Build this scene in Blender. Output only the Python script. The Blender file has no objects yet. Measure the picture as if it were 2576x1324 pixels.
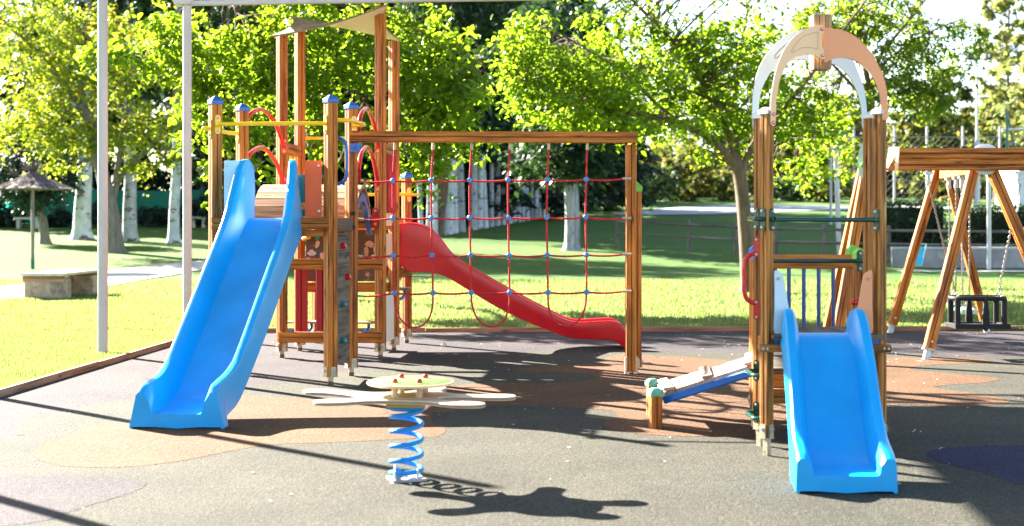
import bpy, math, random
import numpy as np
from mathutils import Vector, Matrix

random.seed(7)
rng = np.random.default_rng(11)
scene = bpy.context.scene
COL = scene.collection
R = math.radians

# ------------------------------------------------------------------ camera
CZ = 1.395                      # eye height (m)
K, YH, CX = 3578.0, 544.7, 1288.0   # 50 mm lens expressed in pixels of a 2576 px wide picture
cam_d = bpy.data.cameras.new("camera")
cam = bpy.data.objects.new("camera", cam_d)
COL.objects.link(cam)
cam.location = (0, 0, CZ)
cam.rotation_euler = (R(90), 0, 0)
cam_d.sensor_width = 36.0
cam_d.lens = 50.0
cam_d.shift_y = -0.0455
cam_d.clip_start = 0.1
cam_d.clip_end = 2000
cam_d.dof.use_dof = True
cam_d.dof.focus_distance = 11.6
cam_d.dof.aperture_fstop = 2.4
scene.camera = cam

# ------------------------------------------------------------------ light
SUN_DIR = Vector((-0.73, 0.683, 0)).normalized()      # horizontal direction towards the sun
SUN_EL = R(27)
world = bpy.data.worlds.new("World")
scene.world = world
world.use_nodes = True
wn = world.node_tree.nodes
sky = wn.new("ShaderNodeTexSky")
sky.sky_type = 'NISHITA'
sky.sun_disc = False
sky.sun_elevation = SUN_EL
sky.sun_rotation = math.atan2(SUN_DIR.x, SUN_DIR.y)
sky.air_density = 0.7
sky.dust_density = 0.5
sky.ozone_density = 1.0
wn["Background"].inputs[1].default_value = 0.06
wb_ = wn.new("ShaderNodeMix"); wb_.data_type = 'RGBA'; wb_.blend_type = 'MULTIPLY'   # camera white balance set for open shade
wb_.inputs[0].default_value = 1.0
wb_.inputs[7].default_value = (1.0, 0.90, 0.76, 1)
world.node_tree.links.new(sky.outputs[0], wb_.inputs[6])
world.node_tree.links.new(wb_.outputs[2], wn["Background"].inputs[0])

sun_d = bpy.data.lights.new("sun", 'SUN')
sun_d.energy = 5.0
sun_d.angle = R(0.5)
sun_d.color = (1.0, 0.93, 0.82)
sun = bpy.data.objects.new("sun", sun_d)
COL.objects.link(sun)
to_sun = (SUN_DIR * math.cos(SUN_EL) + Vector((0, 0, math.sin(SUN_EL)))).normalized()
sun.rotation_euler = to_sun.to_track_quat('Z', 'Y').to_euler()

scene.view_settings.view_transform = 'Standard'
scene.view_settings.look = 'None'
scene.view_settings.gamma = 1.0
scene.view_settings.exposure = 3.45
scene.cycles.max_bounces = 10
scene.cycles.transmission_bounces = 6
scene.cycles.diffuse_bounces = 5
scene.cycles.transparent_max_bounces = 8

# ------------------------------------------------------------------ measuring helpers
def terrain(d):
    t = d - 35.0
    if t <= -2: return 0.0
    z = 0.039 * t if t > 2 else 0.039 * (t + 2) ** 2 / 8.0
    return min(z, 2.8 + 0.006 * max(0, d - 108)) if d > 106 else z

def G(x, y, dz=0.0):
    """point of the flat ground seen at picture position x, y"""
    s = (y - YH) / CZ
    return Vector(((x - CX) / s, K / s, dz))

def P(x, y, d):
    return Vector(((x - CX) * d / K, d, CZ - (y - YH) * d / K))

def crop(ox, oy, sc):
    """a function turning positions of an enlarged detail into picture positions"""
    return lambda x, y: ((ox + x / sc) / 1.118, (oy + y / sc) / 1.118)

def catmull(pts, n=6, closed=False):
    pts = [np.array(p, float) for p in pts]
    out = []
    m = len(pts)
    rg = range(m) if closed else range(m - 1)
    for i in rg:
        p0 = pts[(i - 1) % m] if (closed or i > 0) else 2 * pts[0] - pts[1]
        p1 = pts[i]; p2 = pts[(i + 1) % m]
        p3 = pts[(i + 2) % m] if (closed or i + 2 < m) else 2 * pts[m - 1] - pts[m - 2]
        for k in range(n):
            t = k / n
            out.append(0.5 * ((2 * p1) + (-p0 + p2) * t + (2 * p0 - 5 * p1 + 4 * p2 - p3) * t * t + (-p0 + 3 * p1 - 3 * p2 + p3) * t ** 3))
    if not closed: out.append(pts[-1])
    return out

# ------------------------------------------------------------------ objects
LOC = {}
def tag(o, label=None, cat=None, group=None, kind=None):
    if label: o["label"] = label
    if cat: o["category"] = cat
    if group: o["group"] = group
    if kind: o["kind"] = kind
    return o

def thing(name, loc, label, cat, group=None):
    o = bpy.data.objects.new(name, None)
    o.empty_display_size = 0.2
    COL.objects.link(o)
    o.location = loc
    LOC[o] = Vector(loc)
    return tag(o, label, cat, group)

def link_mesh(name, me, mats, parent=None, loc=(0, 0, 0)):
    o = bpy.data.objects.new(name, me)
    COL.objects.link(o)
    for m in (mats if isinstance(mats, (list, tuple)) else [mats]):
        me.materials.append(m)
    if parent is not None:
        o.parent = parent
        LOC[o] = LOC[parent]
    else:
        o.location = loc
        LOC[o] = Vector(loc)
    return o

def copy_tree(o, parent=None):
    c = o.copy()
    COL.objects.link(c)
    LOC[c] = LOC[o]
    if parent is not None: c.parent = parent
    for ch in list(o.children):
        copy_tree(ch, c)
    return c

def wood_profile(w, h, nw=1, nh=1, g=0.006, dp=0.013, c=0.008):
    cor = [(-w/2, -h/2), (w/2, -h/2), (w/2, h/2), (-w/2, h/2)]
    out = []
    for i in range(4):
        a = np.array(cor[i]); b = np.array(cor[(i + 1) % 4])
        d = (b - a); L = np.linalg.norm(d); d /= L
        inn = np.array((-d[1], d[0]))
        out.append(tuple(a + d * c))
        n = nw if i % 2 == 0 else nh
        for k in range(n):
            m = a + d * (L * (k + 1) / (n + 1))
            out += [tuple(m - d * g), tuple(m + inn * dp), tuple(m + d * g)]
        out.append(tuple(b - d * c))
    return out

def circle(r, n=12, ry=None):
    ry = r if ry is None else ry
    return [(r * math.cos(2 * math.pi * i / n), ry * math.sin(2 * math.pi * i / n)) for i in range(n)]

def stadium(w, h, n=8):
    r = w / 2
    pts = [(r * math.cos(a), h / 2 - r + r * math.sin(a)) for a in [math.pi * i / n for i in range(n + 1)]]
    pts += [(r * math.cos(a), -h / 2 + r + r * math.sin(a)) for a in [math.pi + math.pi * i / n for i in range(n + 1)]]
    return pts

class MB:
    def __init__(s):
        s.v = []; s.f = []; s.uv = []; s.mi = []; s.m = 0; s.sm = []; s.smooth = True
    def face(s, idx, uv):
        s.f.append(idx); s.uv += uv; s.mi.append(s.m); s.sm.append(s.smooth)
    def frame(s, p0, p1, up):
        t = (Vector(p1) - Vector(p0)).normalized()
        up = Vector(up)
        if abs(t.dot(up)) > 0.99: up = Vector((0, 1, 0)) if abs(t.y) < 0.9 else Vector((1, 0, 0))
        u = t.cross(up).normalized()
        v = u.cross(t).normalized()
        return t, u, v
    def prism(s, prof, p0, p1, up=(0, 0, 1), caps=True, cut0=0.0, cut1=0.0):
        """profile (u across, v along up) swept straight from p0 to p1"""
        p0 = Vector(p0); p1 = Vector(p1)
        t, u, v = s.frame(p0, p1, up)
        L = (p1 - p0).length
        n = len(prof); b = len(s.v)
        uo = random.random() * 50; vo = random.random() * 50
        per = [0]
        for i in range(n):
            q = prof[(i + 1) % n]; per.append(per[-1] + math.hypot(q[0] - prof[i][0], q[1] - prof[i][1]))
        for p, c in ((p0, cut0), (p1, cut1)):
            for q in prof: s.v.append(tuple(p + u * q[0] + v * q[1] + t * (c * q[1])))
        for i in range(n):
            j = (i + 1) % n
            s.face((b + i, b + n + i, b + n + j, b + j), [(uo, vo + per[i]), (uo + L, vo + per[i]), (uo + L, vo + per[i + 1]), (uo, vo + per[i + 1])])
        if caps:
            s.face(tuple(b + i for i in range(n)), [(uo + q[0] * .3, vo + q[1]) for q in prof])
            s.face(tuple(b + n + i for i in reversed(range(n))), [(uo + q[0] * .3, vo + q[1]) for q in reversed(prof)])
        return s
    def post(s, x, y, z0, z1, a, yaw, prof=None):
        prof = prof or wood_profile(a, a)
        return s.prism(prof, (x, y, z0), (x, y, z1), (math.cos(yaw), math.sin(yaw), 0))
    def box(s, c, size, yaw=0.0, ch=0.004):
        c = Vector(c); L = size[0]
        d = Vector((math.cos(yaw), math.sin(yaw), 0)) * L / 2
        ch = min(ch, size[1] / 3, size[2] / 3)
        w, h = size[1], size[2]
        pr = [(-w/2 + ch, -h/2), (w/2 - ch, -h/2), (w/2, -h/2 + ch), (w/2, h/2 - ch), (w/2 - ch, h/2), (-w/2 + ch, h/2), (-w/2, h/2 - ch), (-w/2, -h/2 + ch)]
        return s.prism(pr, c - d, c + d)
    def beam(s, p0, p1, h, w, lam=2, up=(0, 0, 1), c0=0.0, c1=0.0):
        return s.prism(wood_profile(w, h, 0, lam - 1), p0, p1, up, True, c0, c1)
    def tube(s, pts, r, n=10, closed=False, caps=True, sq=None):
        pts = [Vector(p) for p in pts]
        m = len(pts)
        rs = r if isinstance(r, (list, tuple, np.ndarray)) else [r] * m
        b = len(s.v)
        tan = []
        for i in range(m):
            if closed: t = pts[(i + 1) % m] - pts[i - 1]
            else: t = pts[min(i + 1, m - 1)] - pts[max(i - 1, 0)]
            tan.append(t.normalized())
        u = tan[0].orthogonal().normalized()
        acc = random.random() * 20; vo = random.random() * 20
        accs = []
        for i in range(m):
            if i: acc += (pts[i] - pts[i - 1]).length
            accs.append(acc)
            u = (u - tan[i] * u.dot(tan[i])).normalized()
            v = tan[i].cross(u)
            for k in range(n):
                a = 2 * math.pi * k / n
                s.v.append(tuple(pts[i] + (u * math.cos(a) + v * math.sin(a)) * rs[i]))
        for i in range(m if closed else m - 1):
            i2 = (i + 1) % m
            for k in range(n):
                k2 = (k + 1) % n
                w0 = vo + 6.28 * rs[i] * k / n; w1 = vo + 6.28 * rs[i] * (k + 1) / n
                s.face((b + i * n + k, b + i * n + k2, b + i2 * n + k2, b + i2 * n + k), [(accs[i], w0), (accs[i], w1), (accs[i2], w1), (accs[i2], w0)])
        if caps and not closed:
            s.face(tuple(b + k for k in reversed(range(n))), [(0, 0)] * n)
            s.face(tuple(b + (m - 1) * n + k for k in range(n)), [(0, 0)] * n)
        return s
    def slab(s, pts, o, ux, uy, t, caps=True):
        """closed outline pts (2d) in the plane ux, uy through o, made t thick"""
        o = Vector(o); ux = Vector(ux); uy = Vector(uy)
        nn = ux.cross(uy).normalized()
        ar = sum(pts[i][0] * pts[(i + 1) % len(pts)][1] - pts[(i + 1) % len(pts)][0] * pts[i][1] for i in range(len(pts)))
        if ar < 0: pts = list(reversed(pts))
        n = len(pts); b = len(s.v)
        for sg in (0.5, -0.5):
            for q in pts: s.v.append(tuple(o + ux * q[0] + uy * q[1] + nn * (t * sg)))
        sm = s.smooth; s.smooth = False
        s.face(tuple(b + i for i in range(n)), [(q[0], q[1]) for q in pts])
        s.face(tuple(b + n + i for i in reversed(range(n))), [(q[0], q[1]) for q in reversed(pts)])
        s.smooth = sm
        for i in range(n):
            j = (i + 1) % n
            s.face((b + i, b + n + i, b + n + j, b + j), [(pts[i][0], pts[i][1]), (pts[i][0], pts[i][1] + t), (pts[j][0], pts[j][1] + t), (pts[j][0], pts[j][1])])
        return s
    def lathe(s, prof, c, n=16, axis=(0, 0, 1), caps=True):
        """prof: (radius, height) pairs along axis from c"""
        c = Vector(c); ax = Vector(axis).normalized()
        u = ax.orthogonal().normalized(); v = ax.cross(u)
        b = len(s.v)
        for r, h in prof:
            for k in range(n):
                a = 2 * math.pi * k / n
                s.v.append(tuple(c + ax * h + (u * math.cos(a) + v * math.sin(a)) * r))
        for i in range(len(prof) - 1):
            for k in range(n):
                k2 = (k + 1) % n
                s.face((b + i * n + k, b + i * n + k2, b + (i + 1) * n + k2, b + (i + 1) * n + k), [(i, k / n), (i, (k + 1) / n), (i + 1, (k + 1) / n), (i + 1, k / n)])
        if caps:
            if prof[0][0] > 1e-4: s.face(tuple(b + k for k in reversed(range(n))), [(0, 0)] * n)
            if prof[-1][0] > 1e-4: s.face(tuple(b + (len(prof) - 1) * n + k for k in range(n)), [(0, 0)] * n)
        return s
    def ball(s, c, r, sq=1.0, n=12, axis=(0, 0, 1)):
        pr = [(max(1e-5, r * math.sin(math.pi * i / 8)), -r * sq * math.cos(math.pi * i / 8)) for i in range(9)]
        return s.lathe(pr, c, n, axis, False)
    def bolt(s, c, axis, r=0.011, h=0.008):
        return s.lathe([(r, 0), (r, h * .5), (r * .75, h), (r * .35, h), (r * .3, h * .5), (1e-4, h * .5)], c, 10, axis)
    def grid(s, rows, uvs=None):
        b = len(s.v); n = len(rows[0])
        for r_ in rows: s.v += [tuple(p) for p in r_]
        for i in range(len(rows) - 1):
            for j in range(n - 1):
                q = (b + i * n + j, b + i * n + j + 1, b + (i + 1) * n + j + 1, b + (i + 1) * n + j)
                s.face(q, [(s.v[k][0], s.v[k][1]) for k in q])
        return s
    def build(s, name, mats, parent=None, loc=(0, 0, 0), ang=38):
        off = LOC[parent] if parent is not None else Vector(loc)
        me = bpy.data.meshes.new(name)
        me.from_pydata([(a - off.x, b - off.y, c - off.z) for a, b, c in s.v], [], s.f)
        uvl = me.uv_layers.new(name="UVMap")
        uvl.data.foreach_set("uv", np.array(s.uv, dtype=np.float32).ravel())
        me.polygons.foreach_set("material_index", np.array(s.mi, dtype=np.int32))
        me.polygons.foreach_set("use_smooth", np.array(s.sm, dtype=bool))
        me.validate()
        me.update()
        me.set_sharp_from_angle(angle=R(ang))
        return link_mesh(name, me, mats, parent, loc)

def np_mesh(name, V, F, mats, parent=None, loc=(0, 0, 0), smooth=False):
    """V (n,3) world positions, F (m,k) indices"""
    off = LOC[parent] if parent is not None else Vector(loc)
    V = np.asarray(V, dtype=np.float32) - np.array(off, dtype=np.float32)
    me = bpy.data.meshes.new(name)
    m, k = F.shape
    me.vertices.add(len(V)); me.vertices.foreach_set("co", V.ravel())
    me.loops.add(m * k); me.loops.foreach_set("vertex_index", F.ravel().astype(np.int32))
    me.polygons.add(m)
    me.polygons.foreach_set("loop_start", np.arange(0, m * k, k, dtype=np.int32))
    me.polygons.foreach_set("loop_total", np.full(m, k, dtype=np.int32))
    if smooth: me.polygons.foreach_set("use_smooth", np.ones(m, dtype=bool))
    me.update(calc_edges=True)
    return link_mesh(name, me, mats, parent, loc)

# ------------------------------------------------------------------ materials
def newmat(name):
    m = bpy.data.materials.new(name); m.use_nodes = True
    nt = m.node_tree
    return m, nt, nt.nodes["Principled BSDF"]

def N(nt, kind, **kw):
    n = nt.nodes.new(kind)
    for k_, v_ in kw.items(): setattr(n, k_, v_)
    return n

def ramp(nt, fac, stops):
    r = N(nt, "ShaderNodeValToRGB")
    e = r.color_ramp.elements
    while len(e) < len(stops): e.new(0.5)
    for el, (p, c) in zip(e, stops):
        el.position = p; el.color = (c[0], c[1], c[2], 1)
    nt.links.new(fac, r.inputs[0])
    return r

def mixc(nt, fac, a, b, mode='MIX'):
    m = N(nt, "ShaderNodeMix", data_type='RGBA', blend_type=mode)
    for sock, val in ((m.inputs[0], fac), (m.inputs[6], a), (m.inputs[7], b)):
        if hasattr(val, "links"): nt.links.new(val, sock)
        elif isinstance(val, (int, float)): sock.default_value = val
        else: sock.default_value = (val[0], val[1], val[2], 1)
    return m.outputs[2]

def noise(nt, vec, scale, detail=3, rough=0.5):
    n = N(nt, "ShaderNodeTexNoise")
    n.inputs["Scale"].default_value = scale
    n.inputs["Detail"].default_value = detail
    n.inputs["Roughness"].default_value = rough
    if vec is not None: nt.links.new(vec, n.inputs["Vector"])
    return n.outputs["Fac"]

def mapping(nt, vec, scale):
    m = N(nt, "ShaderNodeMapping"); m.inputs["Scale"].default_value = scale
    nt.links.new(vec, m.inputs["Vector"])
    return m.outputs[0]

def bump(nt, bsdf, h, strength, dist=0.01):
    b = N(nt, "ShaderNodeBump"); b.inputs["Strength"].default_value = strength; b.inputs["Distance"].default_value = dist
    nt.links.new(h, b.inputs["Height"]); nt.links.new(b.outputs[0], bsdf.inputs["Normal"])

def coords(nt, which="Object"):
    return N(nt, "ShaderNodeTexCoord").outputs[which]

def plain(name, col, rough=0.5, var=0.15, scale=6.0, metal=0.0, bstr=0.0, bscale=40, spec=0.5, wear=None, wscale=9, wthr=0.62):
    m, nt, b = newmat(name)
    v = coords(nt)
    f = noise(nt, v, scale, 5, 0.6)
    lo = [c * (1 - var) for c in col]; hi = [min(1, c * (1 + var)) for c in col]
    c = ramp(nt, f, [(0.3, lo), (0.7, hi)]).outputs[0]
    if wear:
        w = noise(nt, v, wscale, 6, 0.7)
        k = ramp(nt, w, [(wthr, (0, 0, 0)), (wthr + 0.07, (1, 1, 1))]).outputs[0]
        c = mixc(nt, k, c, wear)
    nt.links.new(c, b.inputs["Base Color"])
    b.inputs["Roughness"].default_value = rough
    b.inputs["Metallic"].default_value = metal
    b.inputs["Specular IOR Level"].default_value = spec
    if bstr: bump(nt, b, noise(nt, v, bscale, 4, 0.6), bstr)
    return m

def wood(name, dark, mid, light, wear=None, wthr=0.6, rough=0.55, paint=None):
    m, nt, b = newmat(name)
    uv = coords(nt, "UV")
    oi = N(nt, "ShaderNodeObjectInfo")
    add = N(nt, "ShaderNodeVectorMath", operation='ADD')
    cmb = N(nt, "ShaderNodeCombineXYZ")
    mul = N(nt, "ShaderNodeMath", operation='MULTIPLY'); mul.inputs[1].default_value = 37.0
    nt.links.new(oi.outputs["Random"], mul.inputs[0])
    nt.links.new(mul.outputs[0], cmb.inputs[0]); nt.links.new(mul.outputs[0], cmb.inputs[2])
    nt.links.new(uv, add.inputs[0]); nt.links.new(cmb.outputs[0], add.inputs[1])
    u = add.outputs[0]
    grain = noise(nt, mapping(nt, u, (3.0, 90.0, 1.0)), 1.0, 6, 0.65)
    broad = noise(nt, mapping(nt, u, (1.6, 14.0, 1.0)), 1.0, 3, 0.5)
    ad = N(nt, "ShaderNodeMath", operation='MULTIPLY_ADD'); ad.inputs[1].default_value = 0.55
    nt.links.new(grain, ad.inputs[0])
    mu = N(nt, "ShaderNodeMath", operation='MULTIPLY'); mu.inputs[1].default_value = 0.45
    nt.links.new(broad, mu.inputs[0]); nt.links.new(mu.outputs[0], ad.inputs[2])
    c = ramp(nt, ad.outputs[0], [(0.38, dark), (0.48, mid), (0.60, light)]).outputs[0]
    # knots
    vo = N(nt, "ShaderNodeTexVoronoi"); vo.inputs["Scale"].default_value = 1.0
    vo.inputs["Randomness"].default_value = 1.0
    nt.links.new(mapping(nt, u, (3.2, 11.0, 1.0)), vo.inputs["Vector"])
    kn = ramp(nt, vo.outputs["Distance"], [(0.06, (1, 1, 1)), (0.2, (0, 0, 0))]).outputs[0]
    kf = N(nt, "ShaderNodeMath", operation='MULTIPLY'); kf.inputs[1].default_value = 0.75
    nt.links.new(kn, kf.inputs[0])
    c = mixc(nt, kf.outputs[0], c, [x * 0.35 for x in dark])
    if paint:
        pn = noise(nt, mapping(nt, u, (5, 45, 1)), 1.0, 6, 0.7)
        pk = ramp(nt, pn, [(0.60, (1, 1, 1)), (0.66, (0, 0, 0))]).outputs[0]
        c = mixc(nt, pk, c, paint)
    if wear:
        wn_ = noise(nt, mapping(nt, u, (2.2, 26, 1)), 1.0, 5, 0.65)
        wk = ramp(nt, wn_, [(wthr, (0, 0, 0)), (wthr + 0.09, (1, 1, 1))]).outputs[0]
        c = mixc(nt, wk, c, wear)
    hv = N(nt, "ShaderNodeHueSaturation")
    vr = N(nt, "ShaderNodeMapRange"); vr.inputs[3].default_value = 0.85; vr.inputs[4].default_value = 1.15
    nt.links.new(oi.outputs["Random"], vr.inputs[0]); nt.links.new(vr.outputs[0], hv.inputs["Value"])
    nt.links.new(c, hv.inputs["Color"])
    nt.links.new(hv.outputs[0], b.inputs["Base Color"])
    b.inputs["Roughness"].default_value = rough
    b.inputs["Specular IOR Level"].default_value = 0.35
    bump(nt, b, grain, 0.35, 0.004)
    return m

def leafmat(name, c0, c1, trans, amount=0.5, rough=0.45, accent=None, acc=0.06):
    m = bpy.data.materials.new(name); m.use_nodes = True
    nt = m.node_tree; nt.nodes.clear()
    out = N(nt, "ShaderNodeOutputMaterial")
    geo = N(nt, "ShaderNodeNewGeometry")
    rnd = geo.outputs["Random Per Island"]
    stops = [(0.0, c0), (1.0 - acc if accent else 1.0, c1)]
    if accent: stops.append((1.0 - acc + 0.01, accent))
    c = ramp(nt, rnd, stops).outputs[0]
    pb = N(nt, "ShaderNodeBsdfPrincipled")
    pb.inputs["Roughness"].default_value = rough
    pb.inputs["Specular IOR Level"].default_value = 0.5
    nt.links.new(c, pb.inputs["Base Color"])
    tr = N(nt, "ShaderNodeBsdfTranslucent")
    tc = mixc(nt, 1.0, c, trans, 'MULTIPLY')
    nt.links.new(tc, tr.inputs["Color"])
    mx = N(nt, "ShaderNodeMixShader"); mx.inputs[0].default_value = amount
    nt.links.new(pb.outputs[0], mx.inputs[1]); nt.links.new(tr.outputs[0], mx.inputs[2])
    nt.links.new(mx.outputs[0], out.inputs["Surface"])
    return m

WOOD = wood("stained_pine", (0.085, 0.019, 0.002), (0.34, 0.098, 0.008), (0.54, 0.185, 0.022))
WOODW = wood("worn_stained_pine", (0.075, 0.022, 0.004), (0.29, 0.105, 0.013), (0.47, 0.20, 0.042), wear=(0.52, 0.32, 0.13), wthr=0.62)
PLANK = wood("raw_plank", (0.14, 0.08, 0.045), (0.34, 0.20, 0.11), (0.50, 0.32, 0.19), rough=0.8)
GREYWOOD = wood("weathered_grey_plank", (0.032, 0.023, 0.016), (0.095, 0.075, 0.055), (0.17, 0.14, 0.105), rough=0.9, wear=(0.22, 0.18, 0.06), wthr=0.68)
BROWNGREY = wood("brown_grey_timber", (0.05, 0.03, 0.02), (0.11, 0.07, 0.048), (0.17, 0.12, 0.09), rough=0.8)
REDWOOD = wood("worn_red_painted_timber", (0.2, 0.05, 0.02), (0.34, 0.10, 0.04), (0.46, 0.17, 0.08), paint=(0.30, 0.012, 0.018), rough=0.5)
EDGE = wood("edging_timber", (0.12, 0.06, 0.035), (0.26, 0.14, 0.08), (0.36, 0.21, 0.13), rough=0.85)
RAILWOOD = wood("silvered_rail_wood", (0.10, 0.085, 0.075), (0.22, 0.19, 0.17), (0.34, 0.31, 0.28), rough=0.9)
DARKPOLE = wood("dark_pole_wood", (0.05, 0.025, 0.015), (0.13, 0.065, 0.04), (0.2, 0.11, 0.07), rough=0.85)
BLUE = plain("blue_slide_plastic", (0.0, 0.31, 0.70), 0.34, 0.12, 2.5, spec=0.4, bstr=0.05, bscale=7, wear=(0.006, 0.345, 0.72), wscale=2.6, wthr=0.56)
BLUE2 = plain("blue_cap_plastic", (0.006, 0.10, 0.42), 0.35, 0.25, 14, wear=(0.35, 0.42, 0.5), wthr=0.66, wscale=30)
BLUEP = plain("blue_painted_steel", (0.004, 0.10, 0.40), 0.25, 0.15, 8)
NAVY = plain("navy_painted_steel", (0.012, 0.05, 0.22), 0.25, 0.2, 8)
RED = plain("red_slide_plastic", (0.50, 0.003, 0.010), 0.27, 0.12, 2.5, bstr=0.04, bscale=8)
REDP = plain("red_painted_steel", (0.52, 0.008, 0.014), 0.2, 0.15, 8)
YEL = plain("yellow_painted_steel", (0.88, 0.50, 0.01), 0.25, 0.10, 8, wear=(0.75, 0.6, 0.25), wthr=0.68)
GRN = plain("dark_green_painted_steel", (0.004, 0.05, 0.035), 0.2, 0.2, 8, wear=(0.10, 0.25, 0.2), wthr=0.7)
CREAM = plain("cream_panel", (0.80, 0.50, 0.30), 0.45, 0.06, 5)
WHITEB = plain("pale_blue_panel", (0.47, 0.62, 0.72), 0.4, 0.06, 4)
ORANGE = plain("orange_panel", (0.78, 0.105, 0.016), 0.45, 0.10, 5, wear=(0.75, 0.16, 0.05), wthr=0.70, wscale=5)
PEACH = plain("faded_orange_panel", (0.76, 0.30, 0.145), 0.45, 0.07, 2.5, wear=(0.74, 0.21, 0.085), wthr=0.60, wscale=2.2)
TEAL = plain("teal_panel", (0.006, 0.16, 0.20), 0.4, 0.12, 5)
EDGEW = plain("dark_panel_edge", (0.22, 0.16, 0.11), 0.7, 0.2, 20)
LIME = plain("lime_cap_plastic", (0.14, 0.46, 0.03), 0.4, 0.12, 12)
SAGE = plain("faded_green_cap", (0.14, 0.42, 0.28), 0.5, 0.35, 25, wear=(0.4, 0.55, 0.45), wthr=0.6)
PALEG = plain("pale_green_panel", (0.42, 0.58, 0.46), 0.5, 0.1, 8)
PALECAP = plain("pale_worn_cap", (0.50, 0.56, 0.56), 0.5, 0.2, 18, wear=(0.35, 0.33, 0.28), wthr=0.64)
GALV = plain("galvanised_steel", (0.55, 0.54, 0.50), 0.5, 0.25, 16, metal=0.35, wear=(0.20, 0.10, 0.05), wthr=0.66, wscale=14)
RUSTY = plain("weathered_steel_bracket", (0.46, 0.40, 0.28), 0.55, 0.25, 22, metal=0.3, wear=(0.16, 0.07, 0.02), wthr=0.58, wscale=26)
RUST = plain("rusty_steel", (0.14, 0.065, 0.035), 0.8, 0.4, 30)
BOLT = plain("bolt_steel", (0.5, 0.5, 0.5), 0.35, 0.1, 10, metal=0.8)
BLACK = plain("black_rubber_seat", (0.010, 0.0095, 0.011), 0.6, 0.3, 10, spec=0.25)
CHAIN = plain("chain_steel", (0.16, 0.14, 0.12), 0.45, 0.3, 20, metal=0.7)
POLEM = plain("grey_coated_pole", (0.44, 0.43, 0.45), 0.33, 0.06, 4, spec=0.5)
ROOFU = plain("roof_panel_pale_green", (0.62, 0.68, 0.56), 0.5, 0.06, 4)
ROOFT = plain("roof_panel_weathered_top", (0.30, 0.225, 0.18), 0.7, 0.35, 7, wear=(0.15, 0.10, 0.085), wthr=0.5, wscale=9)
KNOB = plain("yellow_knob", (0.75, 0.38, 0.05), 0.35, 0.1, 10)
REDK = plain("red_knob", (0.55, 0.01, 0.02), 0.25, 0.1, 10)
TOYG = plain("lime_disc_panel", (0.12, 0.33, 0.05), 0.45, 0.08, 8)
TOYC = plain("cream_pink_panel", (0.62, 0.43, 0.29), 0.45, 0.08, 4, wear=(0.66, 0.32, 0.23), wthr=0.57, wscale=3)
PEGM = plain("pale_peg_wood", (0.58, 0.38, 0.25), 0.6, 0.1, 30)
TOYB = plain("rocker_blue_spring", (0.001, 0.22, 0.62), 0.3, 0.1, 6)
OLIVE = plain("olive_mount", (0.33, 0.25, 0.06), 0.5, 0.2, 12)
CONC = plain("concrete", (0.46, 0.42, 0.37), 0.9, 0.15, 1.5, bstr=0.2, bscale=40)
STONE = plain("stained_stone", (0.36, 0.28, 0.20), 0.9, 0.4, 5, bstr=0.4, bscale=22, wear=(0.19, 0.15, 0.12), wthr=0.55, wscale=6)
STONEL = plain("pale_worn_slab", (0.58, 0.53, 0.40), 0.85, 0.15, 6, bstr=0.2)
# ================================================================== ground
def Gt(x, y, dz=0.0):
    """point of the rising lawn seen at picture position x, y"""
    lo, hi = 3.0, 130.0
    f = lambda d: YH + (CZ - terrain(d)) * K / d - y
    for _ in range(60):
        mid = 0.5 * (lo + hi)
        if f(mid) > 0: lo = mid
        else: hi = mid
    d = 0.5 * (lo + hi)
    return Vector(((x - CX) * d / K, d, terrain(d) + dz))

def lawnmat():
    m, nt, b = newmat("lawn_grass")
    v = coords(nt)
    f1 = noise(nt, v, 0.35, 4, 0.6)
    f2 = noise(nt, mapping(nt, v, (1, .45, 1)), 9.0, 6, 0.75)
    f3 = noise(nt, mapping(nt, v, (1, .5, 1)), 60.0, 3, 0.7)
    c = ramp(nt, f2, [(0.30, (0.028, 0.088, 0.014)), (0.55, (0.068, 0.155, 0.026)), (0.75, (0.13, 0.22, 0.045))]).outputs[0]
    f4 = noise(nt, v, 2.3, 5, 0.7)
    kd = ramp(nt, f4, [(0.58, (0, 0, 0)), (0.72, (0.7, 0.7, 0.7))]).outputs[0]
    c = mixc(nt, kd, c, (0.15, 0.135, 0.035))
    kg = ramp(nt, f4, [(0.28, (0.62, 0.62, 0.62)), (0.46, (1, 1, 1))]).outputs[0]
    c = mixc(nt, 1.0, c, kg, 'MULTIPLY')
    k = ramp(nt, f1, [(0.35, (0, 0, 0)), (0.7, (0.55, 0.55, 0.55))]).outputs[0]
    c = mixc(nt, k, c, (0.13, 0.20, 0.03))
    k2 = ramp(nt, f3, [(0.35, (0.45, 0.45, 0.45)), (0.65, (1.35, 1.35, 1.35))]).outputs[0]
    c = mixc(nt, 1.0, c, k2, 'MULTIPLY')
    nt.links.new(c, b.inputs["Base Color"])
    b.inputs["Roughness"].default_value = 0.9
    b.inputs["Specular IOR Level"].default_value = 0.15
    ad = N(nt, "ShaderNodeMath", operation='ADD'); nt.links.new(f2, ad.inputs[0]); nt.links.new(f3, ad.inputs[1])
    bump(nt, b, ad.outputs[0], 0.9, 0.05)
    return m
LAWN = lawnmat()

xs = np.concatenate([[-600, -300], np.arange(-150, 151, 5.0), [300, 600]])
ys = np.concatenate([[-30, -5], np.arange(0, 140, 1.0), [150, 180, 240, 400, 800]])
V = np.array([(x, y, terrain(y) - 0.012) for y in ys for x in xs])
nx = len(xs)
F = np.array([(i * nx + j, i * nx + j + 1, (i + 1) * nx + j + 1, (i + 1) * nx + j) for i in range(len(ys) - 1) for j in range(nx - 1)])
tag(np_mesh("lawn", V, F, LAWN, smooth=True), kind="structure")

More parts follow.
